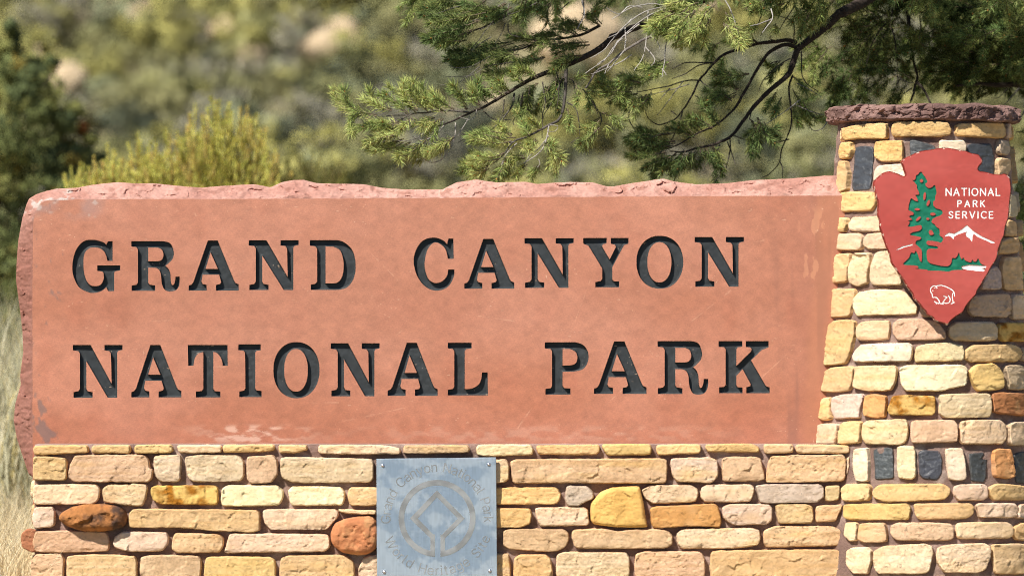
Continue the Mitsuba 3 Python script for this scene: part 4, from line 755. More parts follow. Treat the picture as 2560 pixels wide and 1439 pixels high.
# ------------------------------------------------------------------ foliage engine
def needles(pile, path, per_m, length, width, color, jit=0.25, ang=(0.55, 1.15), curve=0.5, rng=RN, tipdense=True):
    """Needles all round a twig's path, leaning towards its tip."""
    p = np.asarray(path); seg = np.linalg.norm(np.diff(p, axis=0), axis=1); s = np.concatenate([[0], np.cumsum(seg)])
    n = max(4, int(per_m * s[-1]))
    t = rng.uniform(0, 1, n)
    if tipdense: t = 1 - (1 - t) * rng.uniform(0.55, 1, n)
    t = np.concatenate([t, np.ones(max(6, n // 4))]); n = len(t)
    u = t * s[-1]
    b = np.stack([np.interp(u, s, p[:, k]) for k in range(3)], -1)
    k = np.clip(np.searchsorted(s, u) - 1, 0, len(p) - 2)
    tan = (p[k + 1] - p[k]) / np.maximum(seg[k], 1e-9)[:, None]
    r = rng.normal(size=(n, 3)); side = r - (r * tan).sum(1)[:, None] * tan; side /= np.linalg.norm(side, axis=1, keepdims=True) + 1e-9
    a = rng.uniform(*ang, n)[:, None]
    a = np.where((t > 0.985)[:, None], a * 0.6, a)
    d = tan * np.cos(a) + side * np.sin(a)
    L = (length * rng.uniform(1 - jit, 1 + jit, n))[:, None]
    mid = b + d * L * 0.5
    d2 = d + curve * (tan - d) * 0.9 + rng.normal(size=(n, 3)) * 0.10; d2 /= np.linalg.norm(d2, axis=1, keepdims=True)
    tip = mid + d2 * L * 0.5
    w = np.cross(d, rng.normal(size=(n, 3))); w /= np.linalg.norm(w, axis=1, keepdims=True) + 1e-9; w *= width / 2
    v = np.stack([b - w, b + w, mid - w, mid + w, tip], 1).reshape(-1, 3)
    o = (np.arange(n) * 5)[:, None, None]
    f = (o + np.array([[0, 1, 3], [0, 3, 2], [2, 3, 4]])).reshape(-1, 3)
    c = np.asarray(color)[None] * rng.uniform(0.5, 1.5, (n, 1)) * (1 + rng.normal(size=(n, 3)) * 0.06)
    pile.add(v, f, np.repeat(np.clip(c, 0.003, 0.9), 5, 0))

# ------------------------------------------------------------------ the pinyon pine behind the sign
pine_n, twig_p, dead_p, bud_p = Pile(), Pile(), Pile(), Pile()
Z1, Z2, Z3 = (800, 0, 3.1286), (1400, 0, 3.1286), (1960, 0, 3.1283)
GREENS = [(0.30, 0.36, 0.12), (0.18, 0.27, 0.10), (0.47, 0.50, 0.18), (0.085, 0.125, 0.048)]
def shoot(path, warm=0.5, dens=1.0, shade_tone=1.0):  # sunlit brightness and shade of each spray are painted into its needle colour
    L = np.linalg.norm(np.diff(path, axis=0), axis=1).sum()
    c = np.array(GREENS[R.randrange(2)]) * (1 - warm) + np.array(GREENS[2 if R.random() < 0.7 else 0]) * warm
    c = c * shade_tone
    needles(pine_n, path, 1350 * dens, 0.031, 0.0019, c, 0.4, (0.55, 1.35), 0.32)
    r = np.linspace(0.0022, 0.0011, len(path))
    v, f = tube(path, r, 4); twig_p.add(v, f, (0.16, 0.125, 0.085))
    if R.random() < 0.75:
        e = path[-1]; d = path[-1] - path[-2]; d = d / (np.linalg.norm(d) + 1e-9)
        v, f = tube(np.array([e - d * 0.002, e + d * 0.003, e + d * 0.008]), [0.0022, 0.0030, 0.0008], 5); bud_p.add(v, f, (0.42, 0.17, 0.045))
def shoots(z, text, y0, warm, copies=2, dens=1.0, spread=0.09, shade_tone=1.0):
    for s in text.split('|'):
        p = pts(s.strip(), *z)
        for k in range(copies):
            q = p.copy()
            y = y0 + R.uniform(-spread, spread)
            if k:
                q = q + np.cumsum(RN.normal(size=q.shape) * 5.5, 0) * np.linspace(0.2, 1, len(q))[:, None] + RN.normal(size=2) * 4
            yy = y + np.linspace(0, R.uniform(-0.06, 0.06), len(q))
            shoot(spline(W(q[:, 0], q[:, 1], yy), 0.012), warm, dens, shade_tone)
shoots(Z1, '440,910 300,870 190,800 160,720|330,900 240,950 240,1040|560,870 420,820 400,800|700,890 600,800 520,740|760,870 650,770 640,690|850,880 760,790 700,690|880,870 820,780 760,690|960,870 880,820 820,770|1050,860 960,800 900,760|620,960 480,960 390,990|560,1000 470,960|640,990 560,1020 450,1010|600,1060 480,1100 380,1150|650,1090 540,1140 400,1170|700,1110 600,1180 600,1230|780,1130 700,1190 640,1220|830,1090 760,1180 700,1230|700,930 640,990 620,1030|900,920 820,960 790,1000|950,940 880,980 850,1020|1000,1090 900,1160 820,1190|1040,1080 940,1150 860,1210', 0.28, 0.85, 3)
shoots(Z1, '1150,860 1090,760 1030,700|1250,820 1200,740 1180,680|1300,810 1240,740 1230,660|1380,770 1300,720 1250,700|1430,750 1380,700|1480,710 1430,660 1400,630|1600,650 1520,590 1490,560|1700,620 1620,560 1560,530', 0.36, 0.35, 3)
shoots(Z1, '1150,40 1000,30 900,50 800,60|1180,80 1050,110 880,110 800,80|1300,100 1100,150 950,150 890,130|1250,160 1100,220 960,260 870,300|1200,230 1080,270 900,250|1150,290 1000,300 880,310|1100,320 980,330 940,360|1300,0 1200,60 1100,50|1000,0 900,20|1450,30 1350,80 1250,90|1500,60 1400,120 1300,130|1600,0 1560,60 1520,140|1700,20 1620,80 1560,120|1800,30 1760,80 1740,130|1500,330 1350,350 1220,370 1050,400|1600,350 1450,390 1300,410 1130,430|1300,430 1150,460 1040,440|1250,450 1130,480 1060,480|1700,320 1600,290 1540,300|1900,300 1800,260 1700,280|2000,270 1900,230 1850,200|2100,240 2000,190 1950,170|2190,200 2120,130 2150,90|1900,330 1750,330 1650,360|2100,330 1950,340 1850,360|1750,460 1650,480 1560,500|1550,460 1450,480 1380,520|1500,520 1420,560 1330,560|1950,480 1850,500 1830,540|2050,440 1950,450 1880,500|1900,620 1850,650 1800,700|1700,650 1640,720 1600,800|1560,740 1540,850 1550,900|1640,700 1620,850 1600,950|1780,680 1730,780 1690,860|1850,600 1820,700 1800,800', 0.45, 0.2, 3, shade_tone=0.68)  # needles painted darker, as if shaded by the branches above
shoots(Z1, '1640,1060 1600,1000 1580,950|1720,1010 1680,960 1640,930|1500,1060 1440,1010 1420,1000|1450,1100 1330,1080 1200,1100|1400,1070 1280,1050 1180,1080|1520,1110 1400,1130 1250,1110|1440,1200 1350,1230 1240,1220|1400,1240 1300,1260 1200,1250|1340,1290 1230,1310 1120,1340|1300,1300 1200,1330 1140,1280|1280,1320 1200,1350 1180,1370|1320,1320 1280,1350 1260,1370|1440,1250 1420,1330 1380,1400|1470,1290 1440,1370 1410,1410|1600,1280 1550,1330 1540,1360|1600,1240 1520,1250 1490,1290|1700,1290 1680,1330 1660,1380|1780,1130 1830,1200 1890,1260|1800,1160 1850,1230 1850,1300|1760,1120 1830,1110|1560,1150 1640,1170|1700,1100 1620,1130', 0.26, 0.85, 3)
shoots(Z1, '1930,850 1950,930 1960,1000|1960,620 2050,600|2000,650 2020,740 2010,800|2190,1000 2100,1080 2040,1120|2160,1020 2100,1100 2080,1150|2190,920 2120,960 2090,1000|2100,700 2180,740|2080,760 2120,800 2100,850', 0.35, 0.5, 1)
shoots(Z2, '1000,60 900,150 800,200 720,240|1000,100 900,180 830,250|1050,80 980,200 900,280|1100,100 1050,220 980,310|1150,80 1120,200 1080,290|1080,20 980,60 900,60|1000,0 920,30 860,30|1200,40 1120,120 1060,170|900,100 820,140 740,190|1180,150 1150,250 1130,300|950,120 880,220 800,250|1300,100 1350,200 1400,260 1450,310|1280,180 1340,260 1390,320|1380,200 1430,280 1440,320', 0.04, 0.95, 3)
shoots(Z2, '850,480 760,540 700,590|780,500 720,540 660,530|740,600 640,620 540,610|620,650 520,650 480,690|500,690 400,680 300,720|480,700 380,720 280,690|420,690 350,650 330,620|600,740 500,760 470,810|650,760 560,790 520,840|700,740 640,780 600,830|720,730 690,780 690,800|560,720 480,720 460,760', 0.55, 0.45, 3)
shoots(Z2, '180,700 230,770 220,830|60,850 70,930 70,980|330,880 400,920 460,980|390,890 430,930 490,940|310,940 250,1000 200,1000|300,1000 240,1060 170,1130|290,1020 230,1090 190,1150|350,960 370,1020 380,1050', 0.35, 0.5, 1)
shoots(Z2, '850,1040 720,1050 600,1040 540,1070|800,1050 680,1090 600,1130|760,1060 680,1020 640,1010|900,1100 780,1120 680,1140|880,1140 780,1160 690,1170|830,1180 730,1200 600,1230 560,1220|860,1220 760,1260 680,1310|900,1200 800,1280 740,1330|950,1190 880,1290 800,1340|960,1200 920,1300 900,1340|1000,1200 960,1280 930,1330|1050,1180 1020,1250 1020,1300|1100,1160 1100,1230 1090,1280|1150,1160 1180,1240 1220,1290|1200,1140 1230,1220 1260,1350|1050,1080 980,1020 930,1010|1100,1040 1030,980 1010,960|1200,1000 1120,950 1070,930|1250,980 1200,900|1150,870 1100,820 1110,790|1330,780 1250,720 1180,760|1400,700 1320,640 1230,640|1350,600 1280,580 1220,590|1480,580 1400,600 1330,620|1380,740 1280,780 1200,770|1500,940 1540,1020 1500,1080|1550,920 1580,1010 1640,1090|1520,990 1510,1070 1500,1200|1600,980 1640,1050 1690,1060|1560,1000 1560,1080 1550,1160', 0.62, 0.2, 3, shade_tone=0.75)
shoots(Z2, '1700,480 1650,520 1600,480|1750,500 1680,560 1650,600|1830,600 1880,650 1900,700|1850,780 1900,850 1950,900|1900,800 1960,900 1990,930|1820,700 1870,800 1900,880|1980,900 2000,930 2040,920|1820,820 1830,880 1860,960|1700,700 1680,760 1640,800|1730,760 1690,850 1670,900|1500,330 1400,360 1300,330|1560,340 1480,310 1450,320|1300,420 1260,500 1260,560|1200,350 1100,330 1060,380|1250,330 1180,380 1150,440', 0.85, 0.3, 2)
shoots(Z2, '2000,0 1950,60 1900,120|2050,20 2000,100 1930,170|2080,30 2040,120 2000,180|1950,100 1900,180 1880,250|2000,130 1970,200 1940,240|1900,60 1850,110 1820,170|1750,30 1700,60 1680,100|1700,200 1680,240|1550,200 1500,230|1450,60 1500,100 1520,80|1600,0 1550,60 1500,90|2150,0 2080,80 2060,150', 0.45, 0.6, 2)

def fill(poly, n, y0, y1, size, warm, dens, droop=0.4, lean=(-1, 0.35), shade_tone=1.0):
    x0, a, x1, b = poly.bounds; made = 0; left = 0
    while made < n:
        if left <= 0:      # a new spray of shoots on one twig
            hx, hy = R.uniform(x0, x1), R.uniform(a, b)
            if not poly.contains(Point(hx, hy)): continue
            left = R.randint(9, 18); hd = R.uniform(y0, y1); ht = shade_tone * R.uniform(0.45, 1.5) if shade_tone != 1.0 else 1.0; ha = R.gauss(0, 0.5)
        left -= 1
        x, y = hx + R.gauss(0, 30), hy + R.gauss(0, 16)
        made += 1
        ang = math.atan2(lean[1], lean[0]) + ha + R.gauss(0, 0.7); L = size * R.uniform(0.7, 1.4)
        st = np.array([[x, y], [x + 0.5 * L * math.cos(ang), y + 0.5 * L * math.sin(ang)], [x + L * math.cos(ang + R.gauss(0, .3)), y + L * math.sin(ang) + droop * L * R.uniform(-.3, .6)]])
        d = min(max(hd + R.gauss(0, 0.06), y0), y1)
        shoot(spline(W(st[:, 0], st[:, 1], d + np.linspace(0, R.uniform(-.1, .1), 3)), 0.014), warm * R.random(), dens, ht)
fill(Polygon([(2040, 120), (2080, 70), (2110, 10), (2220, -30), (2420, -50), (2600, -60), (2680, 60), (2680, 205), (2440, 200), (2380, 235), (2280, 232), (2180, 250), (2090, 262), (2045, 225), (2070, 190), (2060, 150)]), 560, 1.0, 2.2, 56, 0.45, 1.0, shade_tone=0.7)  # shade of this mass painted into darker needles, also in the next two
fill(Polygon([(2390, 20), (2450, -20), (2520, 20), (2600, 30), (2600, 180), (2400, 190)]), 200, 1.2, 2.1, 55, 0.3, 1.0, shade_tone=0.6)
fill(Polygon([(2540, 300), (2620, 260), (2660, 660), (2575, 660), (2545, 560), (2548, 420)]), 150, 1.0, 2.0, 50, 0.3, 0.8, lean=(-0.3, 1), shade_tone=0.6)
fill(Polygon([(1020, -60), (1700, -120), (2200, -120), (2200, -20), (1600, -15), (1050, -10)]), 150, 0.35, 0.8, 70, 0.5, 0.8)
# the crown above the picture
fill(Polygon([(1750, -60), (2700, -60), (2700, -800), (1950, -700)]), 500, 0.4, 1.6, 90, 0.5, 0.7)
fill(Polygon([(1150, -45), (2300, -45), (2300, -450), (1500, -430), (1200, -260)]), 520, -0.1, 0.4, 75, 0.5, 0.9)
fill(Polygon([(1500, -60), (1900, -420), (2300, -760), (2800, -1050), (3300, -800), (3500, -200), (3200, 150), (2700, 60), (2400, -60)]), 1500, 0.25, 2.6, 90, 0.5, 0.55)

LIMB = []
def limb(z, text, y0, y1, r0, r1, col=(0.055, 0.042, 0.036), pile=None, tosimp=False):
    p = pts(text, *z) if z else pts(text)
    path = W(p[:, 0], p[:, 1], np.linspace(y0, y1, len(p)))
    path = spline(path, 0.012)
    path = path + np.stack([fb(path, 25, 90 + k, 2) for k in (1, 4, 7)], 1) * 0.012 * np.linspace(0, 1, len(path))[:, None]
    v, f = tube(path, np.linspace(r0, r1, len(path)) / S * (1 + 0.25 * fb(path, 40, 92, 2)), 8 if r0 > 3 else 5)
    if pile is None: put('pine_tree__limb', (v, f), 'm_bark', True, np.broadcast_to(np.array(col), v.shape) * (1 + 0.8 * fb(v, 30, 93, 3))[:, None])
    else: pile.add(v, f, np.array(col) * R.uniform(0.8, 1.2))
GREY = (0.36, 0.33, 0.31)
limb(None, '2760,-560 2400,-330 2000,-110 1800,-20 1690,20 1620,55 1530,95', 1.5, 0.5, 26, 9)
limb(Z1, '2283,297 2190,380 2000,480 1850,540 1650,620 1480,720 1300,830 1180,880 1050,940 960,975 820,1020', 0.5, 0.30, 8.5, 1.4)
limb(Z1, '1180,880 1000,865 850,880 700,900 560,990 460,1012', 0.38, 0.30, 3.0, 1.3, (0.16, 0.14, 0.125))
limb(Z1, '700,900 560,905 440,912 300,870', 0.31, 0.29, 1.6, 1.0, (0.17, 0.15, 0.13), twig_p)
limb(Z1, '1925,530 1915,750 1880,920 1790,980 1640,1060 1520,1110 1440,1200 1340,1290', 0.42, 0.28, 5.0, 1.4, (0.10, 0.088, 0.08))
limb(Z1, '1790,980 1770,1090 1710,1200 1580,1285', 0.36, 0.28, 2.0, 1.0, GREY, twig_p)
limb(Z1, '1790,1060 1720,1150 1640,1220 1600,1290', 0.36, 0.28, 1.6, 0.9, GREY, twig_p)
limb(Z1, '1520,1110 1400,1120 1250,1110', 0.3, 0.28, 1.5, 0.9, GREY, twig_p)
limb(Z1, '1540,1120 1460,1200 1430,1260 1410,1370', 0.3, 0.28, 1.8, 0.9, GREY, twig_p)
limb(Z1, '1710,1245 1720,1280 1690,1310', 0.3, 0.28, 1.2, 0.8, GREY, twig_p)
limb(Z1, '1790,980 1860,985 1840,1030 1780,1035', 0.36, 0.33, 1.2, 0.7, GREY, twig_p)
limb(Z1, '1520,730 1500,830 1420,940 1320,1020 1180,1060 1075,1120', 0.42, 0.30, 2.8, 0.9, (0.13, 0.115, 0.10), twig_p)
limb(Z1, '1320,1020 1250,1050 1130,1050', 0.33, 0.3, 1.3, 0.8, GREY, twig_p)
limb(Z1, '1060,960 1055,1080 1010,1180 930,1260 860,1270 800,1230', 0.36, 0.30, 1.8, 1.0, GREY, twig_p)
limb(Z1, '1055,1080 990,1160 890,1185', 0.34, 0.30, 1.3, 0.8, GREY, twig_p)
limb(Z1, '980,970 900,1060 800,1095 715,1070', 0.34, 0.28, 1.6, 0.9, GREY, twig_p)
limb(Z1, '970,950 870,980 790,1060 690,1100 550,1100', 0.34, 0.28, 1.6, 0.9, GREY, twig_p)
limb(Z1, '790,1110 740,1160 640,1185', 0.3, 0.28, 1.4, 0.8, GREY, twig_p)
limb(Z1, '1170,910 1130,980 1070,1060', 0.36, 0.32, 1.3, 0.8, GREY, twig_p)
limb(Z1, '1225,860 1210,920 1160,940 1090,910', 0.36, 0.33, 1.2, 0.8, GREY, twig_p)
limb(Z1, '560,1000 540,1070 480,1120', 0.3, 0.28, 1.2, 0.8, GREY, twig_p)
limb(Z1, '700,900 640,940 600,1060 620,1080', 0.3, 0.28, 1.2, 0.8, (0.14, 0.12, 0.10), twig_p)
for s in ('1900,600 1850,720 1780,860 1740,940', '1640,680 1640,850 1600,960', '1590,720 1560,850 1510,950 1520,980', '1850,560 1870,680 1850,850', '1440,780 1430,900 1400,960', '1280,870 1360,930 1500,940', '1740,640 1760,800 1740,920 1740,1080', '1950,620 1980,640 2010,780', '1930,800 2000,850 2030,1000 2020,1080 1965,1118', '2060,700 2130,800 2180,900', '1470,190 1480,260 1570,290', '1780,70 1780,180 1740,240', '2060,0 2060,120 2010,225', '1950,20 1850,105', '1700,460 1560,480 1400,500 1300,520'):
    limb(Z1, s, 0.40, 0.36, 1.9, 0.9, (0.085, 0.072, 0.064), twig_p)
for s in ('1330,440 1180,520 1050,530 965,490', '1330,500 1180,590 980,605', '1250,520 1130,620 1040,670 940,665', '1420,30 1300,130 1180,170 1050,250', '1380,130 1290,250 1180,400', '1450,180 1410,290 1370,340', '1480,30 1430,150 1250,240', '1700,20 1560,90 1420,130', '1150,30 1050,60 900,110 850,95', '1340,290 1260,340 1190,400'):
    limb(Z1, s, 0.42, 0.40, 1.4, 0.8, (0.17, 0.155, 0.14), twig_p)
limb(Z1, '2190,200 2050,270 1900,300 1750,320 1600,370 1450,410 1330,420', 0.55, 0.45, 4, 1.5)
limb(Z1, '1900,-60 1700,10 1500,100 1350,180 1200,240 1080,290', 0.6, 0.42, 4.5, 1.4)
# right-hand limbs
limb(None, '2900,-420 2500,-200 2260,-80 2180,-10 2130,20 2100,32', 1.5, 0.85, 26, 14)
limb(Z2, '2190,100 2130,160 2050,230 1960,300 1900,350 1850,390', 0.85, 0.8, 13, 9)
limb(Z2, '1860,380 1830,470 1800,560 1760,610 1650,700 1520,830 1420,960 1330,1070 1200,1130 1050,1160 960,1190 860,1185', 0.8, 0.6, 8.5, 1.6)
limb(Z2, '1850,370 1760,350 1650,400 1580,480 1500,620 1430,740 1370,840 1280,930 1200,990 1050,1060 900,1150 840,1165', 0.8, 0.6, 5.5, 1.4)
limb(Z2, '1850,335 1780,315 1700,325 1560,340 1420,380 1280,430 1200,500 1130,580 1080,640 1040,740 960,860 880,940 770,980 690,920 665,860', 0.8, 0.6, 5.5, 1.0)
limb(Z2, '1820,590 1790,680 1800,800 1810,950 1780,1060 1730,1180 1720,1260 1650,1350 1575,1392', 0.78, 0.7, 3.0, 1.2)
for s in ('960,870 930,960 880,1080 840,1150', '1720,1260 1740,1320 1735,1390', '1330,1080 1330,1180 1290,1320 1215,1425', '1310,1110 1350,1220 1370,1280', '1890,400 1890,560 1920,640 2020,720', '1090,630 1000,630 850,670 720,700 600,720', '1190,490 1050,490 960,500 880,540', '1200,490 1090,510 970,580 880,620', '870,870 910,900', '1090,620 1150,680', '1060,750 1085,770', '1790,1090 1720,1115', '1800,460 1700,520 1600,620 1550,720', '1250,1130 1230,1200', '1500,840 1480,950', '930,960 990,955', '750,1350 720,1410', '920,1330 890,1420', '1400,1100 1400,1130', '1360,1060 1450,1090 1500,1060', '540,870 545,950 590,1030', '1700,480 1640,500', '1560,340 1480,300 1420,310', '1700,320 1640,300 1690,250', '1830,310 1830,200 1780,150 1630,110', '1850,20 1750,180 1700,260', '1600,30 1570,130 1540,200', '290,690 260,720 220,700', '180,700 260,790 310,880 390,890 450,960', '310,880 320,960 230,1090', '1700,30 1640,150 1570,280'):
    limb(Z2, s, 0.75, 0.62, 2.0, 1.0, (0.06, 0.05, 0.045), twig_p)
for s in ('830,50 700,80 600,130 500,210 430,290 330,400 240,450', '830,65 720,110 600,190 460,320 350,470 200,570', '690,90 680,260 670,370 630,480 580,555', '670,370 740,460 710,520', '680,265 740,310 785,390', '855,230 835,310 820,420 800,600', '800,540 835,590', '510,210 520,320', '512,320 510,400', '820,50 720,30 560,60 450,110 360,60', '640,60 540,50 470,110 400,160', '560,430 470,490 350,540 240,580', '500,400 420,500 370,560', '450,320 400,420 300,500', '620,190 500,290 420,380', '560,150 470,250 380,300', '380,510 350,570', '1650,70 1660,150 1580,260', '1290,0 1340,90 1380,210', '1370,170 1310,215', '1660,150 1560,190 1480,210', '170,0 190,120 140,225'):
    limb(Z2, s, 0.10, 0.02, 1.8, 0.9, (0.40, 0.37, 0.35), dead_p)
limb(Z2, '850,220 760,260 620,330 500,400 380,500 280,570 200,690', 0.45, 0.38, 4.2, 2.2, (0.20, 0.175, 0.16))
for s in ('640,610 600,640', '1010,660 880,700 760,730 650,760', '1880,780 1760,870 1600,980', '960,640 900,720 840,800 760,900', '860,690 780,780', '1850,650 1950,700 2040,760', '1840,820 1960,870 2060,900', '900,1040 800,1045 700,1050', '2090,950 2050,1010 1990,1020 1950,1000'):
    limb(Z2, s, 0.7, 0.6, 1.5, 0.8, (0.22, 0.20, 0.185), twig_p)
for s, r in (('850,60 830,150 740,250 680,380 650,500 650,700', 2.6), ('820,170 860,280 880,420 885,600 900,750', 2.6), ('1060,120 1075,300 1065,500 1060,600', 2.2), ('1877,870 1830,960', 3), ('1840,690 1750,790 1720,820', 2.5), ('860,460 800,600 720,700', 1.4), ('1750,690 1680,760 1620,760', 1.4), ('1400,300 1300,420 1240,560', 1.6), ('650,360 500,400 380,370', 1.6), ('820,560 960,640 1020,640', 2.4), ('1000,690 920,750', 2.2), ('1560,650 1500,740', 1.8), ('1870,200 1780,320', 1.8)):
    limb(Z3, s, 1.35, 1.3, r, 0.9, (0.055, 0.045, 0.04) if r < 2.4 or r == 2.6 else (0.16, 0.14, 0.13), twig_p)
limb(Z3, '940,-200 960,0 980,200 1000,400 1040,600 1030,650 985,810', 1.5, 1.3, 6.5, 3.0)
limb(Z3, '1040,640 1090,700 1145,810', 1.3, 1.25, 4.0, 2.5)
limb(Z3, '2500,640 2100,600 1877,560 1700,520 1500,440 1300,440', 1.6, 1.5, 14, 3)
limb(Z3, '2500,720 2100,670 1900,660 1700,660 1500,660 1350,675', 1.55, 1.4, 16, 3)
TX = float(W(2800, 0, 1.6)[0])
tp = spline(np.array([[TX + 0.35, 1.9, -0.1], [TX + 0.22, 1.8, 0.8], [TX + 0.05, 1.6, 1.7], [TX + 0.02, 1.5, 2.4], [TX - 0.05, 1.5, 3.0]]), 0.03)
v, f = tube(tp, np.linspace(0.13, 0.05, len(tp)) * (1 + 0.3 * fb(tp, 6, 95)), 16)
put('pine_tree__trunk', (v, f), 'm_bark', True, np.broadcast_to([0.075, 0.055, 0.045], v.shape) * (1 + fb(v, 20, 96, 3))[:, None])
pine_n.put('pine_tree__needles', 'm_leaf')
twig_p.put('pine_tree__twigs', 'm_bark', True)
dead_p.put('pine_tree__dead_twigs', 'm_bark', True)
bud_p.put('pine_tree__buds', 'm_bark', True)
for k in ('needles', 'twigs', 'dead_twigs', 'buds'): tag(f'pine_tree__{k}', kind='stuff')
tag('pine_tree__dead_twigs', 'pale bare dead twigs')
tag('pine_tree', 'pinyon pine whose needled branches hang over the slab and behind the pillar', 'tree')

# ------------------------------------------------------------------ yellow-green shrub behind the slab
def feather_shrub(key, tips, base, y, cols, label, cat, rng, sub=13, nlen=0.018):
    fol, stem = Pile(), Pile()
    b0 = W(base, 0, y); b0[2] = float(ground_z(b0[0], y))
    for px, py in tips:
        yy = y + rng.uniform(-0.35, 0.35)
        e = W(px, py, yy); s = b0 + rng.normal(size=3) * [0.05, 0.05, 0]
        m = s * 0.55 + e * 0.45; m[0] = s[0] * 0.35 + e[0] * 0.65 + rng.normal() * 0.03
        path = spline(np.array([s, m, e]), 0.05)
        v, f = tube(path, np.linspace(0.012, 0.002, len(path)), 5); stem.add(v, f, (0.22, 0.15, 0.09))
        n = len(path); H = e[2] - s[2]
        for k in range(sub):
            t = rng.uniform(0.62, 0.97); q = path[int(t * (n - 1))]
            a = rng.uniform(0, 2 * math.pi); L = (1.05 - t) * rng.uniform(0.5, 1.0) * min(H, 1.6) * 0.42 + 0.05
            w_ = rng.uniform(0.3, 0.95); d = np.array([math.cos(a) * w_, math.sin(a) * w_, 1.0]); d /= np.linalg.norm(d)
            sp = spline(np.array([q, q + d * L * 0.5 + [0.01 * math.cos(a), 0.01 * math.sin(a), 0], q + d * L + [0, 0, 0.02]]), 0.03)
            needles(fol, sp, 520, nlen, 0.0055, np.array(cols[rng.integers(len(cols))]), 0.3, (0.35, 0.95), 0.4, rng, False)
            v, f = tube(sp, 0.0016, 3); stem.add(v, f, (0.25, 0.17, 0.08))
        needles(fol, path[int(0.72 * n):], 700, nlen, 0.0042, np.array(cols[rng.integers(len(cols))]), 0.3, (0.25, 0.7), 0.5, rng, False)
    fol.put(f'{key}__foliage', 'm_leaf'); stem.put(f'{key}__stems', 'm_bark', True)
    tag(f'{key}__foliage', kind='stuff'); tag(f'{key}__stems', kind='stuff')
    tag(key, label, cat)
g1 = np.random.default_rng(3)
YG = [(0.68, 0.63, 0.17), (0.75, 0.69, 0.20), (0.58, 0.56, 0.15), (0.68, 0.54, 0.17)]
top = np.array([[330, 395], [345, 338], [370, 375], [415, 330], [425, 345], [455, 372], [478, 335], [488, 268], [505, 300], [520, 278], [548, 258], [560, 310], [580, 290], [600, 278], [618, 275], [630, 310], [645, 332], [662, 342], [672, 385], [545, 340], [470, 400], [510, 390], [580, 380], [640, 400], [400, 420], [610, 360], [350, 430], [440, 430], [690, 440]], float)
tips = np.vstack([top, top + g1.normal(size=top.shape) * [14, 8] + [0, 26], np.stack([g1.uniform(310, 710, 90), g1.uniform(370, 520, 90)], 1)])
feather_shrub('yellow_shrub', tips, 520, 5.2, YG, 'tall feathery yellow-green shrub rising behind the left half of the slab', 'shrub', g1)
top = np.array([[178, 425], [200, 415], [235, 398], [245, 430], [268, 368], [285, 400], [300, 420], [190, 450], [225, 440], [260, 410], [310, 445]], float)
tips = np.vstack([top, np.stack([g1.uniform(170, 320, 26), g1.uniform(410, 520, 26)], 1)])
feather_shrub('yellow_shrub_001', tips, 245, 4.6, YG, 'smaller yellow-green shrub beside the dark juniper, left of the tall feathery one', 'shrub', g1)
tips = np.stack([g1.uniform(690, 860, 40), g1.uniform(385, 520, 40)], 1)
feather_shrub('olive_shrub', tips, 775, 7.5, [(0.22, 0.20, 0.06), (0.26, 0.24, 0.085)], 'low blurred olive shrub just right of the feathery yellow shrub', 'shrub', g1)

# ------------------------------------------------------------------ leaf-clump plants for the blurred distance
def leafy(pile, bsdf):
    """The pile as one mesh whose leaves are shaded with the normals of their clumps."""
    path = meshkit.write_ply((np.vstack(pile.v), np.vstack(pile.f)), False, None, np.vstack(pile.c), normals=np.vstack(pile.nn))
    return {'type': 'ply', 'filename': path, 'face_normals': False, 'bsdf': {'type': 'ref', 'id': bsdf}}
def clump(pile, centre, radius, n, leaf, cols, rng, squash=0.85):
    d = rng.normal(size=(n, 3)); d /= np.linalg.norm(d, axis=1, keepdims=True)
    r = radius * rng.uniform(0.25, 1, (n, 1)) ** 0.5
    c = np.asarray(centre) + d * r * [1, 1, squash]
    a, b = rng.normal(size=(n, 3)), rng.normal(size=(n, 3))
    a /= np.linalg.norm(a, axis=1, keepdims=True); b /= np.linalg.norm(b, axis=1, keepdims=True)
    s = leaf * rng.uniform(0.6, 1.4, (n, 1))
    v = np.stack([c - a * s, c + b * s * 0.6, c + a * s, c - b * s * 0.6], 1).reshape(-1, 3)
    o = (np.arange(n) * 4)[:, None, None]
    f = (o + np.array([[0, 1, 2], [0, 2, 3]])).reshape(-1, 3)
    k = np.array(cols)[rng.integers(len(cols))] * rng.uniform(0.88, 1.12) * rng.uniform(0.95, 1.05, (n, 1))
    nn = d + 0.22 * rng.normal(size=(n, 3)); nn /= np.linalg.norm(nn, axis=1, keepdims=True)
    if not hasattr(pile, 'nn'): pile.nn = []
    pile.nn.append(np.repeat(nn, 4, 0))
    pile.add(v, f, np.repeat(k, 4, 0))
g2 = np.random.default_rng(5)
JU = Pile(); JC = [(0.13, 0.15, 0.055), (0.085, 0.105, 0.044), (0.19, 0.195, 0.065)]
jy = 12.0
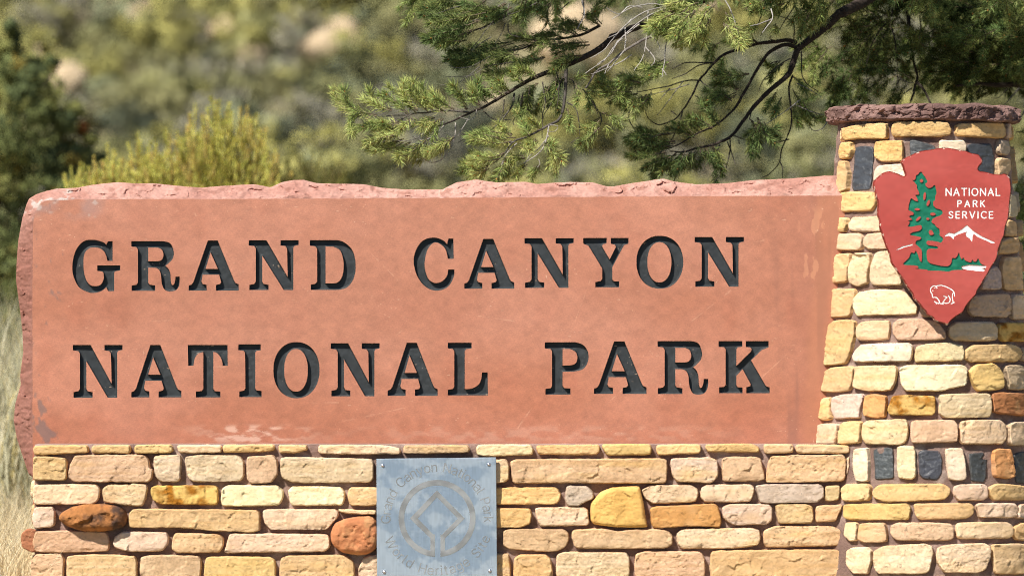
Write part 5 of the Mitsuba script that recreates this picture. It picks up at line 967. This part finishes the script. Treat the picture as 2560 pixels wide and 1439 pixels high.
for px, py, rad in [(-40, 120, .16), (20, 110, .10), (-20, 190, .24), (60, 200, .16), (100, 170, .10), (0, 280, .3), (95, 270, .2), (150, 310, .14), (60, 350, .3), (150, 390, .2), (190, 360, .10), (-60, 400, .4), (90, 450, .3), (185, 450, .16), (20, 520, .4), (120, 540, .3), (200, 560, .2), (40, 640, .36), (-100, 620, .5), (150, 660, .3), (-140, 300, .4), (-180, 480, .5), (230, 420, .09), (10, 720, .3), (-100, 760, .5), (120, 780, .35), (-120, 180, .25), (30, 860, .4)]:
    c = W(px, py, jy + g2.uniform(-.3, .3))
    for k in range(7):
        cc = c + g2.normal(size=3) * rad * [0.5, 0.6, 0.5]
        sel = g2.random()
        col = [(0.26, 0.20, 0.050), (0.18, 0.16, 0.05)] if sel < 0.16 else [(0.22, 0.095, 0.035)] if sel < 0.175 else JC
        clump(JU, cc, rad * 0.5 if sel > 0.21 else rad * 0.28, 120 if sel > 0.21 else 40, 0.028, col, g2)
scene['juniper_tree__crown'] = leafy(JU, 'm_scrub')
jb = W(-40, 0, jy); jb[2] = float(ground_z(jb[0], jy))
v, f = tube(spline(np.array([jb - [0, 0, .1], jb + [0.05, 0, 0.6], W(-30, 300, jy)]), 0.05), 0.07, 10)
put('juniper_tree__trunk', (v, f), 'm_bark', True, np.broadcast_to([0.12, 0.085, 0.06], v.shape))
tag('juniper_tree__crown', kind='stuff')
tag('juniper_tree', 'dark blurred juniper with rusty bits at the left edge behind the slab', 'tree')

# scrub on the hillside: five kinds, scattered
KINDS = [[(0.185, 0.185, 0.090), (0.225, 0.215, 0.110)], [(0.150, 0.165, 0.105), (0.185, 0.195, 0.125)], [(0.25, 0.235, 0.085), (0.22, 0.215, 0.08)], [(0.070, 0.080, 0.058), (0.055, 0.064, 0.046)], [(0.195, 0.185, 0.150), (0.155, 0.15, 0.125)]]
KINDS = [[(1.24 * c[0], 1.22 * c[1], 1.14 * c[2]) for c in k] for k in KINDS]
for k, cols in enumerate(KINDS):
    s = Pile()
    for _ in range(7):
        o = g2.normal(size=3) * [0.42, 0.42, 0.18] + [0, 0, 0.42]
        clump(s, o, g2.uniform(0.26, 0.46), 62, 0.085, cols, g2, 0.75)
    scene[f'scrub_kind_{k}'] = {'type': 'shapegroup', 'clump': leafy(s, 'm_scrub')}
n = 0
def scatter(x, y, s, k):
    global n
    n += 1
    scene[f'hillside_scrub__{n:03d}'] = {'type': 'instance', 'group': {'type': 'ref', 'id': f'scrub_kind_{k}'},
        'to_world': T().translate([x, y, float(ground_z(x, y)) - 0.05 * s]).rotate([0, 0, 1], float(g2.uniform(0, 360))).scale([s, s, s * float(g2.uniform(0.8, 1.15))])}
for _ in range(3400):
    y = float(g2.uniform(36, 84)); x = float(g2.uniform(-1, 1) * (6 + 0.16 * (y + 14)))
    if meshkit.fbm(np.array([x, y * 0.6, 0]) * 0.45, 3, 4) < 0.30: continue
    kk = int(g2.choice(5, p=[0.30, 0.24, 0.22, 0.10, 0.14]))
    scatter(x, y, float(g2.uniform(0.45, 1.15)), kk)
for _ in range(1300):
    y = float(g2.uniform(36, 100)); x = float(g2.uniform(-48, 48))
    if abs(x) > 6 + 0.16 * (y + 14): scatter(x, y, float(g2.uniform(0.6, 1.5)), int(g2.choice(5)))
tag('hillside_scrub', 'blurred grey-green and olive scrub covering the hillside behind the sign', 'scrub', kind='stuff')
rp = Pile()
rocks = [(370, 75, .22), (575, 110, .18), (640, 185, .22), (755, 110, .14), (840, 170, .30), (860, 115, .2), (185, 240, .22), (130, 10, .16), (520, 25, .18), (1440, 175, .5), (1520, 160, .3), (900, 130, .12), (2390, 45, .3), (2540, 20, .35), (2500, 60, .3), (1180, 20, .1), (1740, 60, .25), (95, 170, .16)]
for px, py, s in rocks:
    dd = np.linspace(20, 90, 1400)
    P = W(px, py, dd); hit = np.argmax(P[:, 2] < ground_z(P[:, 0], P[:, 1]))
    c = P[hit] + [0, -1.0, 0.9 * s]
    m = trimesh.creation.icosphere(2); v = np.array(m.vertices) * (1 + 0.5 * fb(m.vertices, 1.4, int(px), 3))[:, None] * [1.15, 1, 0.9] * s * 1.35
    rp.add(v + c, m.faces, np.array([0.52, 0.40, 0.26]) * g2.uniform(0.85, 1.1))
rp.put('hillside_rocks', 'm_stone', smooth=False)
tag('hillside_rocks', 'pale tan rocks showing between the scrub on the hillside', 'rocks', kind='stuff')

# ------------------------------------------------------------------ grass and brush beside the wall
def grass(key, n, xr, yr, h, cols, rng, width=0.004, lean=0.35, label='', cat='grass'):
    x, y = rng.uniform(*xr, n), rng.uniform(*yr, n)
    b = np.stack([x, y, ground_z(x, y) - 0.02], -1)
    H = rng.uniform(*h, n)[:, None]; a = rng.uniform(0, 2 * math.pi, n); ln = rng.uniform(0.05, lean, n)
    d = np.stack([np.cos(a) * ln, np.sin(a) * ln, np.ones(n)], -1)
    m = b + d * H * [0.35, 0.35, 0.6]; t = b + d * H * [1.0, 1.0, 0.95]
    w = np.stack([-np.sin(a + 1.3), np.cos(a + 1.3), 0 * a], -1) * width * rng.uniform(0.6, 1.3, (n, 1)) / 2
    v = np.stack([b - w, b + w, m - w * .8, m + w * .8, t], 1).reshape(-1, 3)
    f = ((np.arange(n) * 5)[:, None, None] + np.array([[0, 1, 3], [0, 3, 2], [2, 3, 4]])).reshape(-1, 3)
    c = np.array(cols)[rng.integers(len(cols), size=n)] * rng.uniform(0.75, 1.25, (n, 1))
    put(key, (v, f), 'm_leaf', False, np.repeat(c, 5, 0)); tag(key, label, cat, kind='stuff')
STRAW = [(0.80, 0.68, 0.45), (0.74, 0.62, 0.40), (0.86, 0.78, 0.58), (0.58, 0.46, 0.28)]
grass('dry_grass', 9000, (-2.35, -1.66), (-0.1, 2.2), (0.12, 0.55), STRAW, g2, 0.0035, 0.6, 'pale dry straw grass tangled at the left end of the stone wall')
grass('tall_grass', 7000, (-3.2, -1.5), (3.0, 6.0), (0.5, 1.35), [(0.56, 0.53, 0.38), (0.66, 0.60, 0.43), (0.46, 0.45, 0.31), (0.58, 0.48, 0.22)], g2, 0.007, 0.35, 'blurred grey-green and straw tall grass left of the slab')
grass('meadow_grass', 9000, (-9, 9), (0.6, 14), (0.1, 0.4), STRAW[:2] + [(0.30, 0.27, 0.14)], g2, 0.008, 0.5, 'low dry grass scattered over the ground behind the sign')
